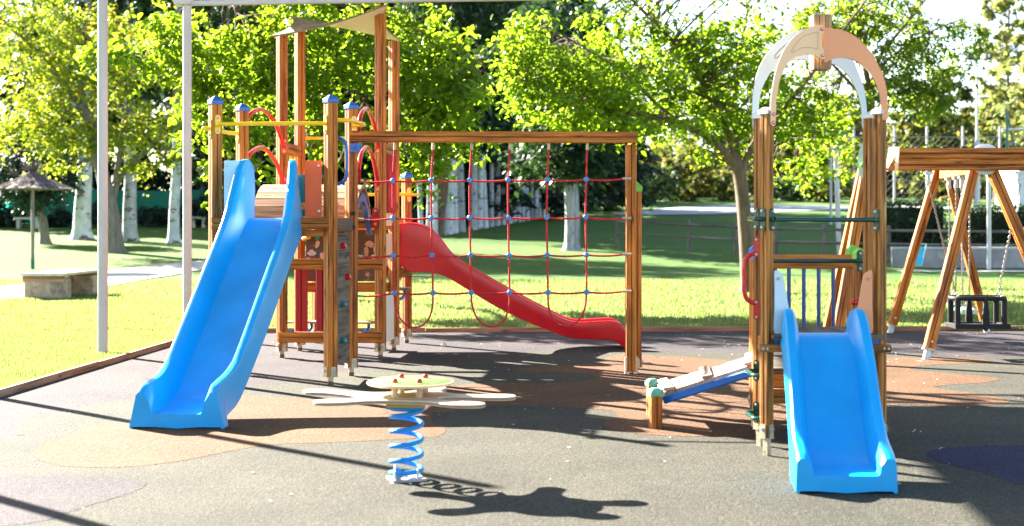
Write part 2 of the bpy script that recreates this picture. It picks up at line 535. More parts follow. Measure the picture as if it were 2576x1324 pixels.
def rubber(name, col, fleck):
    m, nt, b = newmat(name)
    v = coords(nt)
    f = noise(nt, v, 140, 2, 0.8)
    vo = N(nt, "ShaderNodeTexVoronoi"); vo.inputs["Scale"].default_value = 95
    nt.links.new(v, vo.inputs["Vector"])
    f2 = noise(nt, v, 1.1, 5, 0.65)
    c = ramp(nt, f, [(0.30, [x * 0.45 for x in col]), (0.5, col), (0.72, fleck)]).outputs[0]
    k = ramp(nt, vo.outputs["Color"], [(0.1, (0.55, 0.55, 0.55)), (0.9, (1.35, 1.35, 1.35))]).outputs[0]
    c = mixc(nt, 0.8, c, k, 'MULTIPLY')
    fg = noise(nt, v, 42, 3, 0.7)
    kg = ramp(nt, fg, [(0.3, (0.68, 0.68, 0.68)), (0.7, (1.28, 1.28, 1.28))]).outputs[0]
    c = mixc(nt, 1.0, c, kg, 'MULTIPLY')
    k2 = ramp(nt, f2, [(0.3, (0.74, 0.75, 0.76)), (0.7, (1.16, 1.14, 1.10))]).outputs[0]
    c = mixc(nt, 1.0, c, k2, 'MULTIPLY')
    nt.links.new(c, b.inputs["Base Color"])
    b.inputs["Roughness"].default_value = 0.9
    b.inputs["Specular IOR Level"].default_value = 0.12
    bump(nt, b, vo.outputs["Distance"], 0.5, 0.006)
    return m
RUB_P = rubber("purple_grey_rubber", (0.046, 0.039, 0.045), (0.125, 0.110, 0.112))
RUB_G = rubber("green_black_rubber", (0.045, 0.044, 0.034), (0.140, 0.130, 0.104))
RUB_T = rubber("tan_rubber", (0.108, 0.055, 0.029), (0.195, 0.118, 0.070))
RUB_N = rubber("navy_rubber", (0.024, 0.024, 0.058), (0.06, 0.06, 0.10))

def sheet(name, pts, mat, z, kind="structure"):
    mb = MB(); mb.smooth = False
    if sum(pts[i][0] * pts[(i + 1) % len(pts)][1] - pts[(i + 1) % len(pts)][0] * pts[i][1] for i in range(len(pts))) < 0: pts = pts[::-1]
    b = len(mb.v)
    mb.v = [(p[0], p[1], z) for p in pts]
    mb.face(tuple(range(len(pts))), [(p[0], p[1]) for p in pts])
    return tag(mb.build(name, mat), kind=kind)

EDGE_L = [(-4.85, -4.0), tuple(G(0, 1000)[:2]), tuple(G(430, 870)[:2])]
EDGE_C = [tuple(G(505, 850)[:2]), tuple(G(640, 838)[:2])]
EDGE_B = [(1.0, 17.22), (13.0, 17.5)]
border = EDGE_L + EDGE_C + EDGE_B
sheet("rubber_ground", border + [(13.0, -4.0)], RUB_P, 0.0)

def smooth2(pts, n=5): return [tuple(p[:2]) for p in catmull([tuple(p)[:2] for p in pts], n, True)]
c4 = crop(0, 900, 2.282); c5 = crop(1200, 900, 2.282); c6 = crop(2380, 920, 2.364)
g2 = lambda f, pts: [tuple(G(*f(*p))[:2]) for p in pts]
# big green-black field of the rubber
green = [(-4.55, 1.0), (-4.2, 6.5)] + g2(c4, [(0, 780), (95, 735), (130, 655), (260, 620), (430, 585), (800, 515), (1250, 455), (1650, 420), (1900, 395), (2191, 330)]) + g2(c5, [(60, 260), (350, 235), (700, 205), (1000, 190), (1500, 200), (2080, 215)]) + g2(c6, [(280, 175), (700, 195), (1180, 205)]) + [(9.5, 13.9), (9.5, 1.0)]
sheet("rubber_patch", smooth2(green, 4), RUB_G, 0.0015)
# tan islands
tan1 = g2(c4, [(210, 850), (240, 895), (380, 938), (640, 950), (900, 940), (1200, 900), (1450, 850), (1650, 815), (1850, 797), (2191, 787)]) + g2(c5, [(0, 757), (90, 740), (125, 712), (100, 680), (40, 672), (30, 640), (20, 600), (-180, 560), (-260, 540), (-560, 525)]) + g2(c4, [(1900, 505), (1600, 490), (1420, 492), (1100, 560), (830, 650), (690, 655), (560, 690), (430, 748), (300, 785)])
sheet("rubber_patch", smooth2(tan1, 4), RUB_T, 0.003)
tan2 = g2(c5, [(100, 440), (170, 430), (340, 407), (550, 408), (800, 405), (1000, 395), (1095, 378), (1050, 352), (900, 340), (700, 335), (590, 325), (553, 317), (650, 305), (900, 295), (1100, 276), (1140, 250), (1200, 228), (1300, 222), (1600, 235), (1900, 258), (2080, 285)]) + g2(c6, [(275, 205), (500, 208), (800, 208), (960, 228), (800, 245), (540, 255), (430, 278), (520, 295), (800, 318), (1020, 345), (900, 372), (700, 385), (580, 402), (700, 425), (900, 450), (1090, 492), (980, 520), (700, 535), (275, 525)]) + g2(c5, [(2140, 735), (2000, 747), (1700, 750), (1400, 737), (1250, 715), (1155, 692), (1138, 655), (1190, 640), (1222, 610), (1200, 588), (1100, 575), (900, 560), (600, 552), (300, 560), (100, 600), (-60, 570), (-40, 480)])
sheet("rubber_patch", smooth2(tan2, 4), RUB_T, 0.003)
navy = g2(c6, [(530, 850), (600, 815), (760, 798), (1000, 790), (1300, 792), (1500, 850), (1500, 1050), (1182, 1052), (1000, 1000), (800, 945), (620, 900)])
sheet("rubber_patch", smooth2(navy, 4), RUB_N, 0.003)
purp = g2(c4, [(-300, 985), (0, 988), (300, 1000), (700, 1018), (900, 1030), (935, 1062), (850, 1110), (640, 1175), (420, 1245), (300, 1290), (0, 1330), (-300, 1340)])
sheet("rubber_patch", smooth2(purp, 4), RUB_P, 0.003)

# timber edging boards between rubber and lawn
edging = thing("timber_edging", (0, 17.2, 0), "long low brown timber edging between the dark rubber and the lawn", "edging")
bp = border
for i in range(len(bp) - 1):
    a = np.array(bp[i]); b_ = np.array(bp[i + 1])
    L = np.linalg.norm(b_ - a); n = max(1, round(L / 2.4))
    for k in range(n):
        p = a + (b_ - a) * (k / n); q = a + (b_ - a) * ((k + 1) / n)
        d = (q - p) / np.linalg.norm(q - p)
        p = p + d * 0.004; q = q - d * 0.004
        nrm = np.array((-d[1], d[0])) * 0.028
        j = random.uniform(-.006, .006)
        MB().beam((p[0] + nrm[0], p[1] + nrm[1], 0.02 + j), (q[0] + nrm[0], q[1] + nrm[1], 0.02 + j), 0.07, 0.05, 1).build("edging_board", EDGE, edging)

# small dry leaves and chips lying on the rubber
M_LIT = plain("dry_leaf_litter", (0.62, 0.52, 0.38), 0.8, 0.3, 3)
n = 400
X = rng.uniform(-3.6, 6.5, n); Y = 6.0 + 11.0 * rng.random(n) ** 0.8
far = rng.random(n) < 0.45
Y[far] = rng.uniform(13.5, 17.0, far.sum()); X[far] = rng.uniform(-1, 6.5, far.sum())
ln = rng.uniform(.005, .015, n); wd = ln * rng.uniform(.25, .8, n)
long_ = rng.random(n) < 0.10; ln[long_] = rng.uniform(.05, .11, long_.sum()); wd[long_] = .003
an = rng.uniform(0, 6.28, n)
ca, sa = np.cos(an), np.sin(an)
Vv = np.zeros((n, 4, 3))
for k, (u, v) in enumerate(((-1, 0), (0, -1), (1, 0), (0, 1))):
    Vv[:, k, 0] = X + u * ln * ca - v * wd * sa
    Vv[:, k, 1] = Y + u * ln * sa + v * wd * ca
    Vv[:, k, 2] = 0.008 + rng.uniform(0, .006, n)
tag(np_mesh("leaf_litter", Vv.reshape(-1, 3), np.arange(n * 4).reshape(n, 4), M_LIT), kind="stuff")
peb = MB(); c = G(1116, 872); peb.ball((c.x, c.y, 0.02), 0.035, 0.75, 7); 
tag(peb.build("pebble", plain("pale_pebble", (0.7, 0.64, 0.55), 0.8, 0.1), loc=(c.x, c.y, 0)), "small pale pebble lying on the dark rubber behind the climbing frame", "pebble")

# paths
def strip(name, low, up, mat, dz, nsub=5):
    lo = catmull([tuple(Gt(*p)) for p in low], nsub); hi = catmull([tuple(Gt(*p)) for p in up], nsub)
    rows = []
    for t in np.linspace(0, 1, 6):
        row = []
        for a, b_ in zip(lo, hi):
            p = a * (1 - t) + b_ * t
            row.append((p[0], p[1], terrain(p[1]) + dz))
        rows.append(row)
    mb = MB(); mb.grid(rows)
    return tag(mb.build(name, mat), kind="structure")
strip("path", [(-260, 800), (0, 760), (120, 748), (245, 726), (350, 706), (470, 686), (560, 672), (720, 650), (800, 644)],
      [(-260, 742), (0, 722), (120, 706), (245, 687), (350, 672), (450, 662), (540, 653), (720, 634), (800, 629)], CONC, 0.012)
GREYPATH = plain("grey_path_paving", (0.36, 0.36, 0.40), 0.9, 0.1, 0.5)
strip("path", [(1530, 540.5), (1640, 541.5), (1760, 540.5), (1880, 537), (2080, 530), (2250, 528), (2420, 527), (2700, 527)],
      [(1545, 538.5), (1620, 530), (1740, 521), (1880, 516), (2080, 519), (2250, 520), (2420, 520), (2700, 520)], GREYPATH, 0.03)

# grass blades near the playground
BLADE = leafmat("grass_blade", (0.085, 0.135, 0.036), (0.185, 0.225, 0.095), (1.5, 1.5, 1.0), 0.5, 0.6, accent=(0.30, 0.24, 0.09), acc=0.05)
def edge_x(d):
    pts = EDGE_L + EDGE_C
    return np.interp(d, [p[1] for p in pts], [p[0] for p in pts])
n1, n2, n3 = 90000, 150000, 60000
Y1 = rng.uniform(9.5, 17.2, n1); X1 = edge_x(Y1) - 0.06 - rng.random(n1) ** 1.4 * 2.9
Y2 = 17.32 + 14.0 * rng.random(n2) ** 1.7; X2 = rng.uniform(-1, 1, n2) * (0.36 * Y2 + 1.2)
e = rng.random(n2) < 0.12; Y2[e] = rng.uniform(17.32, 17.75, e.sum())
Y3 = rng.uniform(16.4, 24, n3); X3 = -rng.uniform(3.1, 9.2, n3)
ok = X3 < np.where(Y3 < 17.2, edge_x(Y3) - .06, 0); X3 = X3[ok]; Y3 = Y3[ok]
X = np.concatenate([X1, X2, X3]); Y = np.concatenate([Y1, Y2, Y3]); n = len(X)
clump = 0.6 + 0.8 * (np.sin(X * 3.1 + np.sin(Y * 2.3) * 2) * np.sin(Y * 2.7 + X) * 0.5 + 0.5)
h = rng.uniform(.02, .05, n) * clump; w = rng.uniform(.004, .008, n) * (0.7 + Y / 25)
an = rng.uniform(0, 6.28, n); lean = rng.uniform(0, .7, n) * h; la = rng.uniform(0, 6.28, n)
Vv = np.zeros((n, 3, 3))
Vv[:, 0] = np.stack([X - w * np.cos(an), Y - w * np.sin(an), np.full(n, -.012)], 1)
Vv[:, 1] = np.stack([X + w * np.cos(an), Y + w * np.sin(an), np.full(n, -.012)], 1)
Vv[:, 2] = np.stack([X + lean * np.cos(la), Y + lean * np.sin(la), h], 1)
tag(np_mesh("grass", Vv.reshape(-1, 3), np.arange(n * 3).reshape(n, 3), BLADE), kind="stuff")
# ================================================================== shared play-equipment parts
YAW = R(36)
def cap(mb_list, x, y, z, a, yaw, mat, parent, hb=0.034, hp=0.036, over=1.10, flat=0.2):
    """hipped post cap: band, then a low pyramid cut flat on top"""
    mb = MB(); mb.smooth = False
    b = len(mb.v)
    for (k, zz) in ((over, z - 0.012), (over, z - 0.012 + hb), (flat, z + hb + hp - 0.012)):
        for i in range(4):
            an = yaw + R(45) + i * R(90)
            r = a / 2 * k * 1.41421
            mb.v.append((x + r * math.cos(an), y + r * math.sin(an), zz))
    for L_ in range(2):
        for i in range(4):
            j = (i + 1) % 4
            mb.face((b + L_ * 4 + i, b + L_ * 4 + j, b + L_ * 4 + 4 + j, b + L_ * 4 + 4 + i), [(0, 0)] * 4)
    mb.face((b + 8, b + 9, b + 10, b + 11), [(0, 0)] * 4)
    mb.face((b + 3, b + 2, b + 1, b), [(0, 0)] * 4)
    o = mb.build("post_cap", mat, parent)
    bv = o.modifiers.new("bevel", 'BEVEL'); bv.width = 0.004; bv.segments = 2
    return o

def plate(mb, c, nrm, w, h, t=0.006, bolts=True, boltmat=1, br=0.011, up=(0, 0, 1)):
    nrm = Vector(nrm).normalized(); up = Vector(up)
    ux = up.cross(nrm).normalized()
    c = Vector(c)
    m0 = mb.m
    mb.slab(stadium(w, h), c + nrm * (t / 2), ux, up, t)
    if bolts:
        mb.m = boltmat
        for s in (1, -1): mb.bolt(c + nrm * t + up * (s * (h / 2 - w * 0.5)), nrm, br, 0.012)
        mb.m = m0

def foot(x, y, zb, a, yaw, parent, mats=None, square=False):
    """steel shoe: tongues bolted to the post faces, and a stub down to the ground"""
    mb = MB()
    for i in range(4):
        an = yaw + i * R(90)
        nrm = Vector((math.cos(an), math.sin(an), 0))
        c = Vector((x, y, zb)) + nrm * (a / 2)
        ux = Vector((0, 0, 1)).cross(nrm)
        w, h = a * 0.56, 0.085
        r = w * 0.3
        pts = [(-w/2, 0), (w/2, 0), (w/2, h - r), (w/2 - r * .3, h - r * .3), (w/2 - r, h), (-w/2 + r, h), (-w/2 + r * .3, h - r * .3), (-w/2, h - r)]
        mb.m = 0; mb.slab(pts, c + nrm * 0.0035 - Vector((0, 0, 0.012)), ux, (0, 0, 1), 0.006)
        mb.m = 1; mb.bolt(c + nrm * 0.006 + Vector((0, 0, h * .5)), nrm, 0.0115, 0.012)
    mb.m = 0
    mb.slab([(math.cos(yaw + R(45) + i * R(90)) * a * .70, math.sin(yaw + R(45) + i * R(90)) * a * .70) for i in range(4)], (x, y, zb - 0.009), (1, 0, 0), (0, 1, 0), 0.008)
    rr = a * 0.27
    if square:
        mb.post(x, y, 0, zb - 0.012, rr * 1.7, yaw, [(-rr, -rr), (rr, -rr), (rr, rr), (-rr, rr)])
    else:
        mb.lathe([(rr, 0.03), (rr, zb - 0.01)], (x, y, 0), 14)
        mb.m = 2; mb.lathe([(rr * 1.03, -0.01), (rr * 1.03, 0.034)], (x, y, 0), 14)
    return mb.build("post_shoe", [mats or RUSTY, BOLT, RUST], parent)

def add_post(parent, x, y, zb, zt, a=0.09, yaw=YAW, capmat=None, wmat=WOOD, shoe=True, square=False, shoemat=None, hb=.034, hp=.036):
    zt_w = zt - (hb + hp - 0.012) if capmat else zt
    o = MB().post(x, y, zb, zt_w, a, yaw).build("post", wmat, parent)
    if capmat: cap(None, x, y, zt_w, a, yaw, capmat, o, hb, hp, 1.12 if hp > .025 else 1.2, .2 if hp > .025 else .5)
    if shoe: foot(x, y, zb, a, yaw, o, shoemat, square)
    return o

def slide(name, st, mat, parent, lateral, nsub=5, label=None):
    """channel with rolled rims. st rows: x, y, z of the bed centre, bed half width, rim height, rim half width, skirt bottom z, skirt half width, underside z"""
    S = catmull(st, nsub)
    L = Vector(lateral).normalized()
    mb = MB(); rings = []
    for q in S:
        x, y, z, bw, h, ow, zb, bow, ub = [float(v) for v in q]
        h = max(h, .03)
        half = [(0, 0), (bw - .016, .0), (bw - .005, .004), (bw + .001, .016), (bw + (ow - .075 - bw) * .6, h * .55), (ow - .062, h - .022), (ow - .054, h - .006), (ow - .036, h), (ow - .014, h - .004), (ow - .003, h - .016), (ow, h - .036),
                (bow * .35 + ow * .65, (h - .036) * .65 + (zb - z) * .35), (bow, zb - z + .006), (bow - .006, zb - z), (bow - .016, zb - z), (bow - .022, zb - z + .01), (max(bw * .9, .02), max(min(-.02, ub - z + .01), ub - z)), (0, ub - z)]
        pts = [(u, v) for u, v in half] + [(-u, v) for u, v in half[-2:0:-1]]
        base = Vector((x, y, z))
        rings.append([base + L * u + Vector((0, 0, v)) for u, v in pts])
    n = len(rings[0]); b = 0
    for r_ in rings: mb.v += [tuple(p) for p in r_]
    for i in range(len(rings) - 1):
        for k in range(n):
            k2 = (k + 1) % n
            mb.face((i * n + k, i * n + k2, (i + 1) * n + k2, (i + 1) * n + k), [(i, k), (i, k + 1), (i + 1, k + 1), (i + 1, k)])
    mb.face(tuple(range(n - 1, -1, -1)), [(0, 0)] * n)
    mb.face(tuple((len(rings) - 1) * n + k for k in range(n)), [(0, 0)] * n)
    o = mb.build(name, mat, parent, ang=30)
    return o

def arc_pts(p0, p1, hgt, n=16, power=1.0):
    p0 = Vector(p0); p1 = Vector(p1)
    return [p0.lerp(p1, t) + Vector((0, 0, hgt * (1 - abs(2 * t - 1) ** 2.3))) for t in [i / n for i in range(n + 1)]]

# ================================================================== big climbing frame
CF = thing("climbing_frame", (-1.6, 13.0, 0), "large wooden climbing frame with roofed tower, steep blue slide, red rope net and red slide", "climbing frame")
A_FL = Vector((-2.466, 11.82, 0)); A_BL = Vector((-2.375, 12.53, 0)); A_FR = Vector((-1.496, 11.73, 0)); A_BR = Vector((-1.405, 12.44, 0))
B_FL = Vector((-2.273, 14.05, 0)); B_BL = Vector((-2.203, 14.77, 0)); B_FR = Vector((-1.296, 14.01, 0)); B_BR = Vector((-1.226, 14.77, 0))
C_L = Vector((-2.153, 15.66, 0)); C_R = Vector((-1.161, 15.68, 0))
for p, zt in ((A_FL, 2.395), (A_BL, 2.392), (A_FR, 2.40), (A_BR, 2.402)):
    add_post(CF, p.x, p.y, 0.085, zt, capmat=BLUE2)
for p, zt in ((B_FL, 3.17), (B_BL, 3.34), (B_FR, 3.47), (B_BR, 3.215)):
    add_post(CF, p.x, p.y, 0.075, zt)
for p in (C_L, C_R): add_post(CF, p.x, p.y, 0.085, 1.886, capmat=BLUE2)

def vr(p, z): return (p.x, p.y, z)
# front beams of the slide tower
fx = (A_FR - A_FL).normalized(); fb = (A_BR - A_FR).normalized()
off = -fb * 0.045
def two(p, q, z, h=0.10, w=0.045, o=Vector((0, 0, 0)), mat=WOOD, lam=2, name="beam", screws=True, in0=0.0, in1=0.0):
    p = Vector((p.x, p.y, z)) + o; q = Vector((q.x, q.y, z)) + o
    d = (q - p).normalized(); p += d * in0; q -= d * in1
    b_ = MB().beam(p, q, h, w, lam).build(name, mat, CF)
    if screws:
        nrm = d.cross(Vector((0, 0, 1))).normalized()
        if nrm.y > 0: nrm = -nrm
        for e_, sg in ((p, 1), (q, -1)):
            for dz in (h * .25, -h * .25):
                c = e_ + d * (sg * 0.03) + Vector((0, 0, dz)) + nrm * (w / 2 - .001)
                s = MB(); s.bolt(c, nrm, 0.007, 0.003); s.build("screw", RUST, b_)
    return b_
two(A_FL, A_FR, 1.337, 0.10, 0.045, -fb * 0.075, in0=0.0, in1=-0.005)
two(A_FL, A_FR, 1.256, 0.055, 0.045, -fb * 0.01, lam=1, screws=False, in0=.05, in1=.05)
two(A_BL, A_BR, 1.337, 0.10, 0.045, fb * 0.02, in0=.05, in1=.05)
two(A_FL, A_BL, 1.33, 0.10, 0.045, in0=.05, in1=.05)
dm = MB()
for k in range(7):
    p = A_FL.lerp(A_BL, (k + .5) / 7); q = A_FR.lerp(A_BR, (k + .5) / 7)
    dm.beam(Vector((p.x + .05, p.y, 1.365)), Vector((q.x - .05, q.y, 1.365)), 0.03, 0.096, 1)
dm.build("deck", PLANK, CF)
two(A_FR, A_BR, 1.325, 0.115, 0.06, mat=BROWNGREY, lam=1, screws=False, in0=.05, in1=.05)
# climbing wall under it with holds
side = (A_BR - A_FR).normalized(); outn = side.cross(Vector((0, 0, 1))).normalized()
if outn.x < 0: outn = -outn
wall = MB(); wc = (A_FR + A_BR) / 2
w_ = (A_BR - A_FR).length - 0.10
wall.slab([(-w_/2, .17), (w_/2 - .09, .13), (w_/2 - .09, 1.255), (-w_/2, 1.255)], wc, side, (0, 0, 1), 0.04)
cw = wall.build("climbing_wall", GREYWOOD, CF)
for (px, py, m) in ((964, 692, REDP), (977, 779, REDP), (965, 856, TEAL), (960, 958, TEAL)):
    x_, y_ = px / 1.118, py / 1.118
    d_ = 11.98 if px < 970 else 12.14
    c = P(x_, y_, d_); t_ = (c - wc).dot(side); c = wc + side * t_ + Vector((0, 0, c.z)) + outn * 0.02
    h_ = MB(); h_.lathe([(0.015, 0), (0.018, .02), (0.016, .04), (0.006, .044)], c, 8, outn)
    for i, v in enumerate(h_.v):
        dz = v[2] - c.z; h_.v[i] = (v[0], v[1], c.z + dz * 1.6)
    h_.m = 1; h_.bolt(c + outn * .043, outn, .009, .008)
    h_.build("climbing_hold", [m, BOLT], cw)
# front panels either side of the slide
def board(name, x0, x1, y0, y1, d, mat, t=0.018, parent=CF, bolts=(), bm=BOLT, br=0.013):
    a_ = P(x0, y1, d); b_ = P(x1, y0, d)
    mb = MB(); w = b_.x - a_.x; h = b_.z - a_.z
    r = .006
    mb.slab([(r, 0), (w - r, 0), (w, r), (w, h - r), (w - r, h), (r, h), (0, h - r), (0, r)], a_, (1, 0, 0), (0, 0, 1), t)
    o = mb.build(name, mat, parent)
    if bolts:
        s = MB()
        for (bx, by) in bolts: c = P(bx, by, d); s.bolt((c.x, d - t / 2, c.z), (0, -1, 0), br, .012)
        s.build("bolt", bm, o)
    return o
board("side_panel", 564, 625, 404, 545, 11.80, WHITEB, bolts=((569, 416),))
board("side_panel", 768, 809, 404, 545, 11.78, ORANGE, bolts=((802, 417), (803, 531)))
board("guard_panel", 738, 769, 440, 545, 11.86, TEAL, bolts=((763, 519),), bm=KNOB, br=.03)
# yellow hand bars
def hand_bar(p0, n0, p1, n1, z, bow, r=0.017, mat=YEL, ph=0.16, pw=.05, name="hand_bar"):
    """bar bolted to two posts by oval plates, bent out by bow between them"""
    p0 = Vector((p0.x, p0.y, z)); p1 = Vector((p1.x, p1.y, z)); n0 = Vector(n0).normalized(); n1 = Vector(n1).normalized()
    a0 = p0 + n0 * .046; a1 = p1 + n1 * .046
    bow = Vector(bow)
    m0 = a0.lerp(a1, .12) + bow; m1 = a0.lerp(a1, .88) + bow
    pts = catmull([a0, a0 + n0 * .03 + bow * .45, m0, a0.lerp(a1, .5) + bow, m1, a1 + n1 * .03 + bow * .45, a1], 6)
    mb = MB(); mb.tube(pts, r, 12)
    o = mb.build(name, mat, CF)
    for q_, m_ in ((a0 - n0 * .001, n0), (a1 - n1 * .001, n1)):
        pl = MB(); plate(pl, q_, m_, pw, ph); pl.build("mounting_plate", [mat, PALECAP], o)
    return o
NR = Vector((math.sin(YAW), -math.cos(YAW), 0)); NL = Vector((-math.cos(YAW), -math.sin(YAW), 0))
hand_bar(A_FL, NR, A_FR, NL, 2.157, (0, -.06, 0))
hand_bar(A_FL, NL, A_BL, NL, 2.125, (-.05, -.02, 0))
hand_bar(A_FR, -NL, A_BR, NR, 2.19, (.11, -.02, 0))
hand_bar(B_BL, -NL, B_BR, -NR, 2.21, (0, .02, 0), r=.016)
# blue D handle beside the climbing wall
hc = A_FR + fb * .08 + outn * .04
hb_ = MB(); hb_.tube(catmull([vr(hc, 1.66), vr(hc + outn * .055, 1.69), vr(hc + outn * .075 , 1.76), vr(hc + outn * .075, 1.95), vr(hc + outn * .055, 2.02), vr(hc, 2.05)], 5), .014, 10)
hb_.build("grab_handle", BLUEP, CF)

# blue slide
slide("slide", [
    (-1.995, 11.84, 1.385, .150, .44, .215, 1.30, .26, 1.34),
    (-2.000, 11.72, 1.383, .150, .485, .225, 1.28, .275, 1.33),
    (-2.006, 11.60, 1.370, .152, .45, .245, 1.22, .285, 1.31),
    (-2.016, 11.45, 1.293, .155, .30, .268, 1.14, .288, 1.23),
    (-2.030, 11.25, 1.158, .158, .205, .275, 1.03, .288, 1.09),
    (-2.085, 10.60, .706, .160, .195, .272, .59, .284, .64),
    (-2.140, 9.98, .275, .162, .195, .268, .195, .272, .225),
    (-2.158, 9.80, .165, .163, .205, .262, .10, .268, .125),
    (-2.170, 9.64, .122, .164, .205, .258, .068, .268, .085),
    (-2.180, 9.52, .110, .165, .200, .258, .050, .275, .065),
    (-2.187, 9.44, .106, .165, .192, .259, .003, .306, .03),
    (-2.194, 9.385, .103, .166, .182, .262, .003, .311, .006),
    (-2.200, 9.325, .098, .166, .145, .272, .003, .314, .004)], BLUE, CF, (1, -0.03, 0))
tagm = MB(); tagm.slab([(-.02, -.03), (.02, -.03), (.02, .03), (-.02, .03)], (-1.868, 9.80, .27), Vector((.15, 1, .25)).normalized(), (0, 0, 1), .003)

# hump bridge between the towers
br_m = MB(); NP = 13
x0, x1 = -2.31, -1.385
zc = lambda t: 1.39 + 0.285 * (1 - abs(2 * t - 1) ** 2.1)
for k in range(NP):
    t0 = k / NP; t1 = (k + .93) / NP
    y0_, y1_ = 12.58 + 1.40 * t0, 12.58 + 1.40 * t1
    a = Vector((0, y0_, zc(t0))); b_ = Vector((0, y1_, zc(t1)))
    mid = (a + b_) / 2; up = Vector((1, 0, 0)).cross((b_ - a).normalized())
    br_m.prism(wood_profile((b_ - a).length, .032, 0, 0, c=.003), (x0, mid.y, mid.z), (x1, mid.y, mid.z), up)
bridge = br_m.build("bridge_deck", PLANK, CF)
for xx in (-2.27, -1.41):
    sb = MB(); pr = []
    pts = [(12.50, zc(0) - .10)] + [(12.58 + 1.40 * t, zc(t) - .065) for t in [i / 16 for i in range(17)]] + [(14.06, zc(1) - .10)]
    n_ = len(pts)
    outl = [(y - 13.2, z) for y, z in pts] + [(y - 13.2, z - .075) for y, z in reversed(pts)]
    sb.slab(outl, (xx, 13.2, 0), (0, 1, 0), (0, 0, 1), .04)
    sb.build("bridge_girder", BLUEP, bridge)
# red arched bridge rails
for (pa, pb, sx) in ((A_BL, B_FL, -1), (A_BR, B_FR, 1)):
    for (z0, z1, top) in ((2.11, 2.085, 2.385), (1.75, 1.71, 2.03)):
        a = Vector((pa.x + .05 * (1 if sx > 0 else -.2), pa.y + .05, z0)); b_ = Vector((pb.x - (.02 if sx > 0 else -.03), pb.y - .065, z1))
        m = a.lerp(b_, .46); m.z = top
        pts = catmull([a, a.lerp(m, .28) + Vector((0, 0, (top - z0) * .36)), a.lerp(m, .7) + Vector((0, 0, (top - z0) * .24)), m, m.lerp(b_, .3) + Vector((0, 0, (top - z1) * .20)), m.lerp(b_, .68) + Vector((0, 0, (top - z1) * .24)), b_], 6)
        t_ = MB(); t_.tube(pts, .021, 12)
        o = t_.build("bridge_rail", REDP, CF)
        pl = MB(); plate(pl, b_ + Vector((0, .012, 0)), (0.12, -1, 0), .055, .15, br=.016); pl.build("mounting_plate", [REDP, KNOB], o)
        pl = MB(); plate(pl, a - Vector((0, .0, 0)), (0.12, 1, 0), .055, .15, br=.016); pl.build("mounting_plate", [REDP, KNOB], o)
pl = MB(); plate(pl, (B_FR.x - .045, B_FR.y - .066, 1.385), (-.05, -1, 0), .06, .19, br=.014); pl.build("mounting_plate", [REDP, BOLT], CF)

# roofed tower: beams, boards, panels
two(B_FL, B_FR, .925, .105, .045, Vector((0, -.068, 0)), in0=-.02, in1=-.03)
two(B_FL, B_FR, .207, .105, .045, Vector((0, -.068, 0)), in0=-.02, in1=-.03)
two(B_FL, B_FR, 1.335, .11, .045, Vector((0, -.01, 0)), in0=.05, in1=.05, screws=False)
two(B_BL, B_BR, 1.335, .11, .045, Vector((0, .01, 0)), in0=.05, in1=.05, screws=False)
two(B_FL, B_BL, 2.07, .11, .06, in0=.05, in1=.05, screws=False)
two(B_FR, B_BR, 2.07, .11, .06, in0=.05, in1=.05, screws=False)
two(B_BL, B_BR, .66, .10, .045, Vector((0, .0, 0)), in0=.05, in1=.05, screws=False, lam=1)
db = MB()
for k in range(7):
    p = B_FL.lerp(B_BL, (k + .5) / 7); q = B_FR.lerp(B_BR, (k + .5) / 7)
    db.beam((p.x + .05, p.y, 1.375), (q.x - .05, q.y, 1.375), .03, .096, 1)
db.build("deck", PLANK, CF)
STK = plain("brown_play_panel", (0.085, 0.036, 0.022), 0.6, 0.2, 8, wear=(0.55, 0.34, 0.22), wthr=0.60, wscale=8)
bp_ = board("play_panel", 770, 960, 581, 708, 14.70, STK, .02)
sh = MB(); hc_ = P(798, 592, 14.68)
sh.slab([(-.033, .045), (-.012, .04), (0, .048), (.012, .04), (.033, .045), (.034, -.005), (.02, -.04), (0, -.055), (-.02, -.04), (-.034, -.005)], hc_, (1, 0, 0), (0, 0, 1), .004)
sh.build("sticker", plain("green_sticker", (0.01, 0.22, 0.14), .5, .1), bp_)
for (sx, sy, rx, rz, cl) in ((798, 615, .026, .034, (.6, .38, .22)), (784, 637, .04, .03, (.5, .42, .45)), (802, 633, .03, .045, (.05, .07, .10)), (812, 643, .03, .04, (.62, .36, .24)), (930, 615, .045, .03, (.5, .28, .2)), (946, 628, .03, .06, (.62, .36, .25)), (922, 632, .03, .05, (.5, .25, .15)), (940, 646, .035, .035, (.7, .42, .3)), (935, 588, .012, .012, (.05, .2, .17))):
    st_ = MB(); cc = P(sx, sy, 14.685 + random.random() * .002)
    st_.slab([((rx * (1 + .35 * random.uniform(-1, 1))) * math.cos(a), (rz * (1 + .35 * random.uniform(-1, 1))) * math.sin(a)) for a in [k * .4833 for k in range(13)]], cc, (1, 0, 0), (0, 0, 1), .003)
    st_.build("sticker", plain("torn_sticker", cl, .7, .3, 60), bp_)
kb = MB(); kc = P(772, 599, 14.62); kb.tube([kc + Vector((-.04, .03, -.01)), kc + Vector((.0, -.03, .005)), kc + Vector((.03, -.06, .015))], [.022, .026, .028], 12); kb.build("peg", KNOB, CF)
for (xa, xb) in ((743, 774), (795, 829)):
    a = P(xa, 833, 14.45); b_ = P(xb, 675, 14.45)
    MB().prism(wood_profile(b_.x - a.x, .045, 1, 1), ((a.x + b_.x) / 2, 14.45, a.z), ((a.x + b_.x) / 2, 14.45, b_.z), (0, 1, 0)).build("red_board", REDWOOD, CF)
